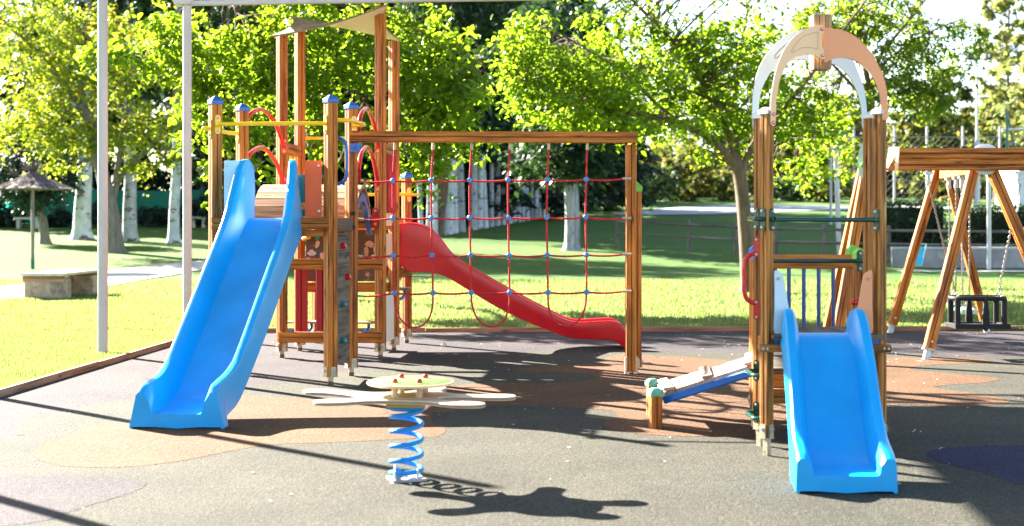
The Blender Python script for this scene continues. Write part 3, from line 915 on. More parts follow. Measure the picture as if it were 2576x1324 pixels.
for k in range(3):
    p = B_FR.lerp(B_BR, (k + 1) / 4.0)
    MB().post(p.x, p.y, 1.43, 2.01, .10, R(5), wood_profile(.09, .10)).build("red_board", REDWOOD, CF)
for k in range(3):
    p = B_FL.lerp(B_BL, (k + 1) / 4.0)
    MB().box((p.x, p.y, 1.72), (.02, .10, .58)).build("yellow_board", YEL, CF)
# right side of the roofed tower: cream panels
sd = (B_BR - B_FR).normalized(); sm_ = (B_FR + B_BR) / 2; sw = (B_BR - B_FR).length - .10
mb = MB(); mb.slab([(-sw/2, 1.30), (sw/2, 1.30), (sw/2, 1.43), (-sw/2, 1.43)], sm_, sd, (0, 0, 1), .02); mb.build("cream_board", CREAM, CF)
zz = [(-sw/2, 1.22), (sw/2, 1.22)]; nz = 9
for k in range(nz + 1):
    u = sw/2 - sw * k / nz
    zz.append((u, 1.02 - .06 * (k % 2) - .03 * (k % 3)))
mb = MB(); mb.slab(zz, sm_, sd, (0, 0, 1), .02); mb.build("cream_board", CREAM, CF)
mb = MB(); mb.slab([(-sw/2, .13), (sw/2, .13), (sw/2, .62), (-sw/2, .60)], sm_, sd, (0, 0, 1), .02); mb.build("cream_board", plain("cream_white_board", (.74, .66, .56), .5, .06), CF)
# counter, benches and their blue tube brackets
def shelf(x0, x1, y, d, depth, zoff=0, n=2, mat=PLANK, drop=.10):
    a = P(x0, y, d); b_ = P(x1, y, d)
    mb = MB(); mb.box(((a.x + b_.x) / 2, d, a.z), (b_.x - a.x, depth, .02)); o = mb.build("seat_board", mat, CF)
    for k in range(n):
        xx = a.x + (b_.x - a.x) * (k + .5) / n
        t_ = MB(); t_.tube(catmull([(xx, d + depth * .4, a.z - .012), (xx, d + depth * .38, a.z - drop * .6), (xx - .02, d + depth * .1, a.z - drop), (xx - .09, d - .1, a.z - drop * 1.1)], 5), .017, 10)
        t_.build("bracket", BLUEP, o)
shelf(968, 1031, 727, 15.2, .34, mat=plain("brown_shelf", (.20, .13, .09), .6, .2, 6))
shelf(722, 800, 810, 15.0, .22)
shelf(893, 957, 811, 15.0, .22, n=1)
# lower platform with the red slide
two(C_L, C_R, .80, .11, .045, Vector((0, -.068, 0)), in0=-.03, in1=-.03)
two(C_L, C_R, 1.30, .11, .045, in0=.05, in1=.05, screws=False)
two(B_BR, C_R, .81, .11, .045, Vector((.07, 0, 0)), in0=.03, in1=.0)
two(B_BR, C_R, 1.2, .10, .045, in0=.05, in1=.05, screws=False)
two(B_BL, C_L, 1.2, .10, .045, in0=.05, in1=.05, screws=False)
dc = MB()
for k in range(8):
    yy = 14.85 + .10 * k
    dc.beam((-2.1, yy, .885), (-1.2, yy, .885), .03, .094, 1)
dc.build("deck", PLANK, CF)
hand_bar(C_L, -NL, C_R, NR, 1.635, (.0, -.06, 0), r=.017)
eb = MB(); ec = Vector((C_R.x, C_R.y, 1.635)); eb.tube(catmull([ec + Vector((-.3, -.09, 0)), ec + Vector((-.02, -.12, 0)), ec + Vector((.10, -.08, 0)), ec + Vector((.13, .0, 0)), ec + Vector((.10, .06, 0)), ec + Vector((.04, .05, 0))], 5), .017, 10); eb.build("hand_bar", YEL, CF)
# red slide, seen side on
def rs(x, yr, yb, d=15.2): return P(x, yr, d), P(x, yb, d)
rst = []
for (x, yr, yb) in ((1000, 562, 681), (1030, 560, 682), (1058, 563, 683), (1085, 577, 684), (1110, 604, 689), (1135, 636, 700), (1165, 660, 718), (1210, 686, 746), (1270, 720, 780), (1330, 753, 808), (1380, 779, 828), (1415, 797, 841), (1450, 806, 848), (1500, 804, 850), (1538, 803, 853), (1560, 811, 866), (1570, 826, 876), (1574, 842, 878.4)):
    r_, b_ = rs(x, yr, yb)
    zb_ = b_.z; top = r_.z
    hgt = min(.20, (top - zb_) * .62)
    zbed = top - hgt
    rst.append((r_.x, 15.2, zbed, .17, hgt, .25, zb_, .235, zb_ + .02))
slide("slide", rst, RED, CF, (0, -1, 0), 3)

# roof: twisted sheet with hollow edges
tips = {}
TL = P(680, 92, 13.80); TB = P(727, 40, 15.05); TF = P(976, 11, 13.72); TR = P(1011, 104, 15.0)
rows_t = []; nU = 18
for i in range(nU + 1):
    v = i / nU; row = []
    for j in range(nU + 1):
        u = j / nU
        p = (TL.lerp(TF, u)).lerp(TB.lerp(TR, u), v)
        c_ = (TL + TF + TB + TR) / 4
        # edges drawn in between the tips
        ev = (4 * u * (1 - u)) * abs(2 * v - 1) ** 3; eu = (4 * v * (1 - v)) * abs(2 * u - 1) ** 3
        q = Vector((p.x + (c_.x - p.x) * .20 * eu, p.y + (c_.y - p.y) * .08 * ev, p.z - .03 * ev * (1 - v)))
        row.append(q)
    rows_t.append(row)
rm = MB(); rm.m = 0; rm.grid([[p + Vector((0, 0, .008)) for p in r_] for r_ in rows_t])
rm.m = 1; rm.grid([[p - Vector((0, 0, .008)) for p in r_] for r_ in reversed(rows_t)])
rm.m = 2
ring = rows_t[0] + [r_[-1] for r_ in rows_t[1:]] + rows_t[-1][-2::-1] + [r_[0] for r_ in rows_t[-2:0:-1]]
b0 = len(rm.v)
for p in ring: rm.v += [tuple(p + Vector((0, 0, .008))), tuple(p - Vector((0, 0, .008)))]
for i in range(len(ring)):
    j = (i + 1) % len(ring)
    rm.face((b0 + 2 * i, b0 + 2 * i + 1, b0 + 2 * j + 1, b0 + 2 * j), [(0, 0)] * 4)
roof = rm.build("roof", [ROOFT, ROOFU, EDGEW], CF)
rb = MB()
for t_ in (TL.lerp(TR, .12), TF.lerp(TB, .06)): rb.bolt(t_ + Vector((0, 0, .012)), (0, 0, 1), .016, .01)
rb.build("bolt", REDK, roof)

# rope net frame and ropes
ND = 12.50
pA = P(880, 347.5, 12.40); pB = P(1601, 343, 12.52)
two(Vector((pA.x, 12.40, 0)), Vector((pB.x, 12.52, 0)), (pA.z + pB.z) / 2, .098, .09, screws=False)
NE = G(1587, 940)
ne = MB().post(NE.x, NE.y, .02, 2.03, .105, R(2), wood_profile(.105, .09, 1, 1)).build("post", WOOD, CF)
ns = MB()
for i in range(4):
    an = R(2) + i * R(90); nrm = Vector((math.cos(an), math.sin(an), 0)); ux = Vector((0, 0, 1)).cross(nrm); hw = (.0525 if i % 2 == 0 else .045)
    for s_ in (-1, 1):
        ns.slab([(s_ * .016, 0), (s_ * .047, 0), (s_ * .047, .15), (s_ * .016, .15)] if s_ > 0 else [(-.047, 0), (-.016, 0), (-.016, .15), (-.047, .15)], Vector((NE.x, NE.y, .0)) + nrm * (hw + .003), ux, (0, 0, 1), .006)
ns.build("post_shoe", [CREAM], ne)
NE2 = G(1601, 929)
add_post(CF, NE2.x, NE2.y, .03, 1.71, .085, R(4), capmat=LIME, hb=.05, hp=.04)
cbk = MB(); ca = P(881, 383, 12.36); cbk.slab([(0, 0), (.085, 0), (.085, .02), (.09, .045), (.105, .062), (.105, .075), (0, .075)], ca, (1, 0, 0), (0, 0, 1), .012); cbk.bolt(P(892, 372, 12.35), (0, -1, 0), .014, .014); cbk.build("corner_bracket", BLUEP, CF)
nb = MB()
for yy in (537, 571): nb.lathe([(.019, 0), (.019, .008), (.012, .012)], P(888, yy, 12.378), 12, NR)
nb.build("bolt_cap", BLACK, CF)
BLUEK = plain("blue_rope_connector", (0.03, 0.19, 0.50), 0.35, 0.1, 20)
def ropemat():
    m, nt, b = newmat("red_rope")
    uv = coords(nt, "UV")
    w = N(nt, "ShaderNodeTexWave", wave_type='BANDS', bands_direction='DIAGONAL')
    w.inputs["Scale"].default_value = 1.0; w.inputs["Distortion"].default_value = 0.6
    nt.links.new(mapping(nt, uv, (28, 60, 1)), w.inputs["Vector"])
    f = noise(nt, coords(nt), 60, 4, .7)
    c = ramp(nt, w.outputs["Fac"], [(0.2, (0.42, 0.005, 0.014)), (0.7, (0.74, 0.018, 0.032))]).outputs[0]
    k = ramp(nt, f, [(0.60, (0, 0, 0)), (0.68, (1, 1, 1))]).outputs[0]
    c = mixc(nt, k, c, (0.62, 0.42, 0.36))
    nt.links.new(c, b.inputs["Base Color"]); b.inputs["Roughness"].default_value = 0.8
    bump(nt, b, w.outputs["Fac"], 0.8, 0.004)
    return m
ROPE = ropemat()
cn = crop(960, 340, 1.789)
def np_(x, y, dy=0.0): 
    p = P(*cn(x, y), ND); p.y += dy; return p
rowx = [[259, 453, 646, 839, 1037, 1232], [260, 453, 646, 840, 1033, 1229], [262, 456, 650, 843, 1037, 1233], [267, 461, 653, 847, 1040, 1234]]
rowy = [[302, 300, 300, 298, 296, 295], [490, 489, 488, 488, 487, 485], [678, 677, 676, 677, 676, 675], [867, 866, 864, 864, 864, 862]]
topx = [270, 463, 657, 850, 1044, 1238]; lefty = [303, 496, 682, 882]; righty = [291, 490, 672, 858]
net = bpy.data.objects.new("rope_net", None); COL.objects.link(net); net.parent = CF; LOC[net] = LOC[CF]
RR_ = 0.0085
def sagged(pts, sag):
    out = []
    for i in range(len(pts) - 1):
        for k in range(6):
            t = k / 6; p = pts[i].lerp(pts[i + 1], t); p.z -= sag * 4 * t * (1 - t); out.append(p)
    out.append(pts[-1]); return out
for r_ in range(4):
    pts = [np_(85, lefty[r_])] + [np_(rowx[r_][k], rowy[r_][k]) for k in range(6)] + [np_(1425, righty[r_])]
    MB().tube(sagged(pts, .012), RR_, 8).build("rope", ROPE, net)
    for q0, q1 in ((pts[0] - Vector((.03, 0, -.006)), pts[0] + Vector((.05, 0, -.002))), (pts[-1] - Vector((.02, 0, 0)), pts[-1] + Vector((.06, 0, 0)))):
        fm = MB(); fm.tube([q0, q1], .012, 8); fm.build("ferrule", RUSTY, net)
loops = {0: (370, 1040), 2: (755, 1035), 4: (1130, 1033)}
for k in range(6):
    col = [np_(topx[k], 108)] + [np_(rowx[r_][k], rowy[r_][k]) for r_ in range(4)]
    MB().tube(catmull(col, 5), RR_, 8).build("rope", ROPE, net)
    fm = MB(); a = np_(topx[k], 106); b_ = np_(topx[k] - 1, 146); fm.tube([a, b_], .0135, 10); fm.build("ferrule", RUSTY, net)
for k, (lx, ly) in loops.items():
    a = np_(rowx[3][k], rowy[3][k]); b_ = np_(rowx[3][k + 1], rowy[3][k + 1]); m = np_(lx, ly)
    h = a.z - m.z; w2 = (b_.x - a.x) / 2; cx_ = (a.x + b_.x) / 2
    pts = [a] + [Vector((cx_ - w2 * math.cos(t) * 1.0 + (m.x - cx_) * math.sin(t), ND, a.z - h * (math.sin(t) ** .75))) for t in [math.pi * i / 20 for i in range(1, 20)]] + [b_]
    MB().tube(pts, RR_, 8).build("rope", ROPE, net)
for r_ in range(4):
    for k in range(6):
        c = np_(rowx[r_][k], rowy[r_][k]); MB().lathe([(.019, -.02), (.024, -.012), (.024, .012), (.019, .02)], c, 14, (0, -1, 0)).build("rope_connector", BLUEK, net)
# ================================================================== small slide tower on the right
TT = thing("slide_tower", (1.85, 8.8, 0), "small wooden toddler tower with arched pastel roof pieces, short blue slide and side ramp", "slide tower")
ta = 0.062
FL = Vector((1.4845, 8.287, 0)); FR = Vector((2.143, 8.29, 0)); RL = Vector((1.508, 8.645, 0)); RR = Vector((2.173, 8.645, 0))
L3 = Vector((1.545, 8.93, 0)); R3 = Vector((2.175, 8.90, 0)); L4 = Vector((1.672, 9.80, 0)); R4 = Vector((2.345, 9.80, 0))
TY = R(42)
STUB = plain("white_stub_steel", (.72, .70, .68), .5, .1, 9)
for p in (FL, FR, RL, RR):
    add_post(TT, p.x, p.y, 0.115, 2.03, ta, TY, PALECAP, WOODW, square=True, hb=.022, hp=.02)
for p, cm in ((L3, BLUE2), (R3, LIME), (L4, BLUE2), (R4, LIME)):
    add_post(TT, p.x, p.y, 0.09, 1.20, ta * 1.02, R(10), cm, WOOD, hb=.05, hp=.03)
# arched roof pieces
ca = crop(2060, 20, 3.31)
def outline(pts, d):
    return [(lambda v: (v.x, v.z))(P(*ca(x, y), d)) for x, y in pts]
def panel(name, pts, d, mat, t=.018, parent=TT, nsub=3, bolts=(), bd=None, label=None):
    q = outline(pts, d)
    q = [tuple(p) for p in catmull(q, nsub, True)]
    mb = MB(); o_ = Vector((0, d, 0)); mb.slab(q, o_, (1, 0, 0), (0, 0, 1), t)
    n_ = len(q)
    o = mb.build(name, mat, parent)
    if isinstance(mat, (list, tuple)) and len(mat) > 1:
        mi = np.zeros(len(o.data.polygons), dtype=np.int32); mi[2:] = 1
        o.data.polygons.foreach_set("material_index", mi)
    if bolts:
        s = MB()
        for (bx, by) in bolts:
            c = P(*ca(bx, by), d); s.m = 0; s.lathe([(.010, 0), (.010, .006), (.007, .008)], (c.x, d - t / 2, c.z), 10, (0, -1, 0)); s.m = 1; s.lathe([(.0045, 0), (.0045, .010)], (c.x, d - t / 2, c.z), 8, (0, -1, 0))
        s.build("bolt", [REDK, BOLT], o)
    if label: o["label"] = label
    return o
fl_pts = [(378, 1108), (360, 1098), (353, 1075), (352, 1000), (352, 920), (358, 840), (372, 740), (400, 600), (428, 515), (470, 415), (540, 310), (640, 225), (695, 194), (745, 179), (800, 173), (838, 176), (851, 192), (851, 215), (838, 245), (826, 290), (828, 340), (838, 385), (852, 425), (860, 455), (852, 482), (835, 487), (800, 471), (750, 448), (690, 440), (640, 448), (590, 465), (535, 505), (490, 565), (445, 665), (422, 760), (408, 860), (404, 950), (402, 1075), (396, 1098)]
panel("arch_panel", fl_pts, 8.24, [CREAM, EDGEW], bolts=((381, 998), (381, 1076), (831, 208), (836, 452)), label="cream arch piece with a swept shape cut into it")
gr = [(548, 420), (556, 390), (600, 330), (660, 275), (730, 247), (788, 236), (796, 250), (790, 310), (795, 385), (780, 390), (720, 378), (650, 380), (600, 400), (560, 424)]
gq = [Vector((x, 8.2295, z)) for x, z in [tuple(p) for p in catmull(outline(gr, 8.24), 4, True)]]
MB().tube(gq, .0018, 5, closed=True).build("engraved_line", plain("engraved_line", (.55, .40, .27), .6, .05), TT)
fr_pts = [(853, 205), (930, 203), (1020, 217), (1120, 262), (1220, 345), (1300, 440), (1360, 550), (1405, 660), (1435, 790), (1443, 930), (1443, 1030), (1435, 1050), (1390, 1050), (1380, 1030), (1378, 900), (1370, 825), (1345, 740), (1300, 650), (1240, 572), (1160, 510), (1080, 480), (1000, 472), (930, 487), (868, 516), (853, 500), (850, 350)]
panel("arch_panel", fr_pts, 8.262, [PEACH, EDGEW], label="faded orange arch piece")
rl_pts = [(214, 1147), (195, 1138), (186, 1115), (183, 1040), (182, 950), (190, 800), (215, 670), (250, 560), (310, 450), (390, 350), (480, 275), (560, 235), (640, 213), (715, 203), (745, 215), (745, 250), (732, 300), (735, 370), (750, 425), (775, 455), (786, 488), (775, 518), (745, 528), (700, 510), (640, 490), (570, 492), (500, 515), (430, 548), (360, 605), (305, 690), (265, 790), (247, 890), (242, 985), (244, 1105), (236, 1132)]
panel("arch_panel", rl_pts, 8.66, [WHITEB, EDGEW], bolts=((208, 1042), (208, 1113), (740, 487)), label="pale blue arch piece on the left rear post")
rr_pts = [(770, 215), (860, 215), (960, 250), (1050, 330), (1110, 470), (1150, 560), (1190, 660), (1222, 770), (1240, 870), (1249, 985), (1249, 1100), (1235, 1140), (1215, 1140), (1205, 1100), (1200, 985), (1180, 860), (1150, 775), (1100, 675), (1040, 600), (980, 552), (920, 528), (855, 520), (790, 520), (770, 450)]
panel("arch_panel", rr_pts, 8.65, [WHITEB, EDGEW], label="pale blue arch piece on the right rear post")
gr2 = [(392, 465), (400, 445), (440, 400), (500, 350), (560, 310), (590, 320), (540, 380), (470, 430), (405, 480)]
gq = [Vector((x, 8.6495, z)) for x, z in [tuple(p) for p in catmull(outline(gr2, 8.66), 4, True)]]
MB().tube(gq, .0025, 5, closed=True).build("engraved_line", EDGEW, TT)
k0 = P(*ca(712, 102), 8.45); k1 = P(*ca(856, 604), 8.45)
hub_x = (k0.x + k1.x) / 2
hub = MB()
for dx, w in ((-.036, .034), (0, .034), (.036, .034)):
    hub.prism(wood_profile(w, .13, 0, 1, c=.004), (hub_x + dx, 8.35, k1.z), (hub_x + dx, 8.35, k0.z), (0, 1, 0))
hub.build("ridge_block", wood("raw_pale_pine", (.16, .075, .03), (.36, .21, .10), (.50, .34, .19)), TT)

# deck, beams, panels
dk = MB()
for k in range(6):
    xx = 1.50 + .64 * (k + .5) / 6
    dk.prism(wood_profile(.104, .03, 0, 0, c=.003), (xx, 8.16, .70), (xx, 8.78, .70))
dk.build("deck", GREYWOOD, TT)
def tb(p, q, h=.06, w=.035, lam=1, mat=WOODW, name="beam"):
    return MB().beam(p, q, h, w, lam).build(name, mat, TT)
o = tb((1.43, 8.225, .632), (2.19, 8.225, .632), .046, .03)
s_ = MB()
for xx in (1.45, 1.475, 2.15, 2.175): s_.bolt((xx, 8.21, .632), (0, -1, 0), .008, .006)
s_.build("bolt", BOLT, o)
tb((1.52, 8.26, .672), (2.13, 8.26, .672), .05, .03, mat=BLUEP)
tb((1.50, 8.70, .63), (2.17, 8.70, .63), .09, .035)
tb((1.484, 8.3, .63), (1.508, 8.64, .63), .09, .035); tb((2.143, 8.3, .63), (2.173, 8.64, .63), .09, .035)
tb((1.50, 8.66, .30), (2.17, 8.66, .30), .09, .035, 1)
d2 = MB()
for k in range(8):
    yy = 8.95 + .11 * k; f_ = k / 7
    d2.prism(wood_profile(.104, .03, 0, 0, c=.003), (1.53 + .13 * f_, yy, .43), (2.18 + .16 * f_, yy, .43))
d2.build("deck", GREYWOOD, TT)
tb((1.55, 8.93, .37), (2.175, 8.90, .37), .09, .035); tb((1.672, 9.8, .37), (2.345, 9.8, .37), .09, .035); tb((1.545, 8.93, .37), (1.672, 9.8, .37), .09, .035); tb((2.175, 8.9, .37), (2.345, 9.8, .37), .09, .035)
# rail with blue balusters at the back of the platform
tb((1.672, 9.77, 1.085), (2.36, 9.77, 1.085), .095, .045, 2, WOOD, "rail")
tb((1.672, 9.77, .50), (2.345, 9.77, .50), .06, .04, 1, WOOD, "rail")
c2b = crop(2060, 560, 3.311)
for bx in (398, 526, 664, 803, 938):
    x_ = P(*c2b(bx, 900), 9.77).x
    MB().tube([(x_, 9.77, .5), (x_, 9.77, 1.05)], .0135, 12).build("baluster", NAVY, TT)
# side guards at the top of the slide
def poly_panel(name, pts, f, d, mat, bolts=(), t=.016):
    q = [(lambda v: (v.x, v.z))(P(*f(x, y), d)) for x, y in pts]
    mb = MB(); mb.slab([tuple(p) for p in catmull(q, 3, True)], (0, d, 0), (1, 0, 0), (0, 0, 1), t)
    o = mb.build(name, mat, TT)
    s = MB()
    for (bx, by) in bolts: c = P(*f(bx, by), d); s.bolt((c.x, d - t / 2, c.z), (0, -1, 0), .009, .01)
    if bolts: s.build("bolt", plain("brass_bolt", (.45, .33, .16), .4, .1, 9, metal=.6), o)
    return o
poly_panel("side_guard", [(391, 675), (430, 672), (458, 690), (472, 725), (490, 830), (510, 940), (530, 1050), (535, 1150), (535, 1262), (393, 1262), (391, 1000), (391, 800)], c2b, 8.262, WHITEB, ((426, 742),))
poly_panel("side_guard", [(1298, 672), (1262, 676), (1228, 700), (1212, 745), (1195, 850), (1178, 950), (1160, 1050), (1150, 1150), (1150, 1268), (1297, 1268), (1298, 1000), (1298, 800)], c2b, 8.262, PEACH, ((1266, 744), (1268, 1190)))
# dark green bars
def tbar(p0, p1, bow, mat=GRN, r=.0135, ph=.135, pw=.04, n0=(0, -1, 0), n1=(0, -1, 0)):
    p0 = Vector(p0); p1 = Vector(p1); n0 = Vector(n0).normalized(); n1 = Vector(n1).normalized(); bow = Vector(bow)
    pts = catmull([p0, p0 + n0 * .025 + bow * .5, p0.lerp(p1, .07) + bow, p0.lerp(p1, .5) + bow, p0.lerp(p1, .93) + bow, p1 + n1 * .025 + bow * .5, p1], 6)
    mb = MB(); mb.tube(pts, r, 12); o = mb.build("hand_bar", mat, TT)
    for q_, m_ in ((p0, n0), (p1, n1)):
        pl = MB(); plate(pl, q_, m_, pw, ph, br=.009); pl.build("mounting_plate", [mat, BOLT], o)
n_r = Vector((math.sin(TY), -math.cos(TY), 0)); n_l = Vector((-math.cos(TY), -math.sin(TY), 0))
tbar(FL + n_r * .034 + Vector((0, 0, 1.377)), FR + n_l * .034 + Vector((0, 0, 1.375)), (0, -.045, 0), n0=n_r, n1=n_l)
tbar(FL + n_l * .034 + Vector((0, 0, 1.38)), RL + n_l * .034 + Vector((0, 0, 1.38)), (-.05, -.01, 0), n0=n_l, n1=n_l)
tbar((1.56, 8.885, 1.118), (2.168, 8.862, 1.118), (0, -.03, 0))
# red grab handle and green step loops on the left side
h0 = Vector((1.472, 8.60, 0))
hz = lambda y, d=8.6: P(0, y, d).z
zt, zb_ = hz(640), hz(760)
MB().tube(catmull([h0 + Vector((0, 0, zt)), h0 + Vector((-.02, -.01, zt + .004)), h0 + Vector((-.055, -.01, zt - .022)), h0 + Vector((-.068, -.01, zt - .07)), h0 + Vector((-.068, -.01, (zt + zb_) / 2)), h0 + Vector((-.068, -.01, zb_ + .07)), h0 + Vector((-.055, -.01, zb_ + .022)), h0 + Vector((-.02, -.01, zb_ - .004)), h0 + Vector((0, 0, zb_))], 6), .014, 12).build("grab_handle", REDP, TT)
for z_ in (zt + .045, zb_ - .045):
    pl = MB(); plate(pl, (1.478, 8.596, z_), (-.35, -1, 0), .036, .125, br=.008); pl.build("mounting_plate", [REDP, BOLT], TT)
for yy in (945, 1051):
    z_ = hz(yy - 6, 8.5)
    a = Vector((1.478, 8.32, z_ + .005)); b_ = Vector((1.49, 8.60, z_ + .005))
    MB().tube(catmull([b_, b_ + Vector((-.055, -.005, 0)), b_ + Vector((-.075, -.04, 0)), a.lerp(b_, .5) + Vector((-.066, 0, 0)), a + Vector((-.062, .04, 0)), a + Vector((-.045, .005, 0)), a + Vector((-.01, -.01, 0))], 6), .0125, 10).build("step_loop", GRN, TT)
    pl = MB(); plate(pl, (1.478, 8.602, z_ + .005), (-.35, -1, 0), .036, .13, br=.008); pl.build("mounting_plate", [GRN, BOLT], TT)
kb = MB(); kb.ball((2.13, 8.86, .86), .022, .9); kb.build("peg", REDK, TT)
# slide
slide("slide", [
    (1.790, 8.235, .722, .146, .13, .222, .665, .238, .69),
    (1.786, 8.16, .718, .148, .15, .230, .64, .242, .675),
    (1.782, 8.09, .690, .149, .155, .236, .60, .244, .64),
    (1.776, 8.00, .612, .150, .155, .240, .50, .246, .555),
    (1.762, 7.84, .452, .151, .160, .243, .33, .248, .395),
    (1.740, 7.66, .282, .152, .165, .244, .15, .248, .22),
    (1.722, 7.51, .152, .154, .165, .248, .012, .252, .09),
    (1.710, 7.40, .108, .158, .140, .250, .003, .254, .03),
    (1.698, 7.29, .098, .162, .125, .250, .003, .254, .006),
    (1.688, 7.20, .094, .166, .108, .250, .003, .255, .004),
    (1.682, 7.145, .090, .168, .088, .250, .003, .255, .004)], BLUE, TT, (1, -.02, 0))
# ramp
ra0 = Vector((.99, 9.36, 0)); ra1 = Vector((1.0, 9.92, 0))
for p, zz in ((G(1649, 1078), .268), (Vector((.985, 9.95, 0)), .262)):
    add_post(TT, p.x, p.y, 0, zz, .075, R(12), SAGE, WOOD, shoe=False, hb=.035, hp=.02)
e0 = P(1672, 1008, 9.40); e1 = P(1893, 914, 9.05)
e0 = Vector((1.01, 9.42, .215)); e1 = Vector((1.545, 9.0, .452))
rd = Vector((e1.x - e0.x, e1.y - e0.y, e1.z - e0.z)); rside = Vector((.43, .55, 0)).normalized() * .52
e1b = e1 + Vector((.12, .66, 0)); e0b = e0 + Vector((.0, .52, 0))
rp = MB(); npl = 5
for k in range(npl):
    t0, t1 = k / npl, (k + 1) / npl - .006
    a, b_ = e0.lerp(e1, t0), e0.lerp(e1, t1); c, d_ = e0b.lerp(e1b, t1), e0b.lerp(e1b, t0)
    up = Vector((0, 0, .012))
    q = [p + up for p in (a, b_, c, d_)] + [p - up for p in (a, b_, c, d_)]
    bb = len(rp.v); rp.v += [tuple(p) for p in q]
    rp.smooth = False
    for f_ in ((0, 1, 2, 3), (7, 6, 5, 4), (0, 4, 5, 1), (1, 5, 6, 2), (2, 6, 7, 3), (3, 7, 4, 0)): rp.face(tuple(bb + i for i in f_), [(rp.v[bb + i][0], rp.v[bb + i][1]) for i in f_])
RAMPW = wood("pale_ramp_board", (.20, .12, .08), (.36, .235, .165), (.46, .32, .235), rough=.85)
ramp_o = rp.build("ramp_board", RAMPW, TT)
for t in (.06, .48, .93):
    a, b_ = e0.lerp(e1, t), e0b.lerp(e1b, t)
    c = MB(); c.prism(wood_profile(.07, .018, 0, 0, c=.004), a + Vector((0, 0, .026)), b_ + Vector((0, 0, .026)), Vector((0, 0, 1)) + rd * -.4); c.build("cleat", RAMPW, ramp_o)
for (a, b_) in ((e0, e1), (e0b, e1b)):
    MB().beam(a + Vector((0, -.012, -.035)), b_ + Vector((0, -.012, -.035)), .05, .035, 1).build("ramp_rail", BLUEP, ramp_o)

# ================================================================== spring rocker
SRP = G(1022, 1208)
SR = thing("spring_rocker", (SRP.x, SRP.y, 0), "cream animal shaped spring rocker with round lime tabletop on a blue coil spring", "spring rocker")
cx, cy = SRP.x, SRP.y
bp_m = MB(); bp_m.slab([(-.09, -.075), (.09, -.075), (.09, .075), (-.09, .075)], (cx, cy, .009), (math.cos(.35), math.sin(.35), 0), (-math.sin(.35), math.cos(.35), 0), .014)
base = bp_m.build("base_plate", plain("worn_base_plate", (.30, .28, .27), .6, .25, 18), SR)
RS = .083; pts = []
z0, z1, turns = .035, .385, 5.6
for i in range(int(turns * 28) + 1):
    t = i / (turns * 28); f = t * turns
    zz = z0 + (z1 - z0) * (0.10 * min(1, f) + .90 * max(0, min(1, (f - .8) / (turns - 1.6))))
    an = f * 2 * math.pi + 2.0
    pts.append((cx + RS * math.cos(an), cy + RS * math.sin(an), zz))
MB().tube(pts, .0125, 10).build("spring", TOYB, SR)
for an in (2.4, 4.0, 5.6, .6):
    clm = MB(); c = Vector((cx + RS * math.cos(an), cy + RS * math.sin(an), .035))
    clm.tube([c + Vector((.0, -.018, -.012)), c + Vector((0, -.018, .022)), c + Vector((0, .0, .032)), c + Vector((0, .018, .022)), c + Vector((0, .018, -.012))], .006, 8); clm.build("clamp", PALECAP, base)
MB().box((cx, cy, .395), (.20, .15, .024)).build("mount_plate", TOYB, SR)
bx_, by_ = -.553, 7.50
MB().box((bx_ + .0, by_ - .02, .415), (.20, .20, .03), .0).build("mount_block", OLIVE, SR)
body = [(.22, -.05), (.38, -.062), (.47, -.075), (.55, -.055), (.575, 0), (.545, .055), (.47, .065), (.38, .05), (.28, .075), (.20, .14), (.165, .22), (.18, .30), (.19, .365), (.14, .41), (.07, .385), (.05, .30), (.0, .2), (-.12, .15), (-.25, .145), (-.36, .2), (-.45, .28), (-.54, .29), (-.585, .23), (-.54, .16), (-.42, .115), (-.30, .03), (-.245, -.06), (-.30, -.125), (-.40, -.14), (-.46, -.185), (-.455, -.25), (-.38, -.29), (-.29, -.265), (-.2, -.215), (-.1, -.2), (.02, -.215), (.12, -.245), (.2, -.315), (.29, -.37), (.385, -.365), (.42, -.30), (.37, -.245), (.27, -.215), (.19, -.16), (.175, -.10)]
q = [tuple(p) for p in catmull(body, 5, True)]
mb = MB(); mb.slab(q, (bx_, by_, .441), (1, 0, 0), (0, 1, 0), .020)
o = mb.build("body", [TOYC, EDGEW], SR)
bv = o.modifiers.new("bevel", 'BEVEL'); bv.width = .005; bv.segments = 2; bv.limit_method = 'ANGLE'; bv.material = 0
mi = np.zeros(len(o.data.polygons), dtype=np.int32); mi[2:] = 1; o.data.polygons.foreach_set("material_index", mi)
mb = MB(); mb.slab([(.05 + .15 * math.cos(a), -.02 + .12 * math.sin(a)) for a in [k * .2618 for k in range(24)]], (bx_, by_, .4525), (1, 0, 0), (0, 1, 0), .002); mb.build("seat_marking", plain("coral_marking", (.80, .33, .24), .4, .08), o)
dc_ = (-.536, 7.52)
mb = MB(); mb.lathe([(.212, 0), (.222, .004), (.222, .016), (.214, .021), (1e-4, .021)], (dc_[0], dc_[1], .508), 48, caps=False); mb.lathe([(1e-4, 0), (.212, 0)], (dc_[0], dc_[1], .508), 48, caps=False)
disc = mb.build("tabletop", TOYG, SR)
mb = MB(); mb.tube([(dc_[0] + .2225 * math.cos(a), dc_[1] + .2225 * math.sin(a), .517) for a in [k * 2 * math.pi / 48 for k in range(48)]], .0085, 8, closed=True); mb.build("rim", CREAM, disc)
for (an_, rr_) in ((.5, .19), (2.5, .19), (3.9, .18), (5.5, .19)):
    mb = MB(); mb.slab([(-.03, -.006), (.03, -.006), (.03, .006), (-.03, .006)], (dc_[0] + rr_ * math.cos(an_), dc_[1] + rr_ * math.sin(an_), .5298), (-math.sin(an_), math.cos(an_), 0), (math.cos(an_), math.sin(an_), 0), .002); mb.build("marking", EDGEW, disc)
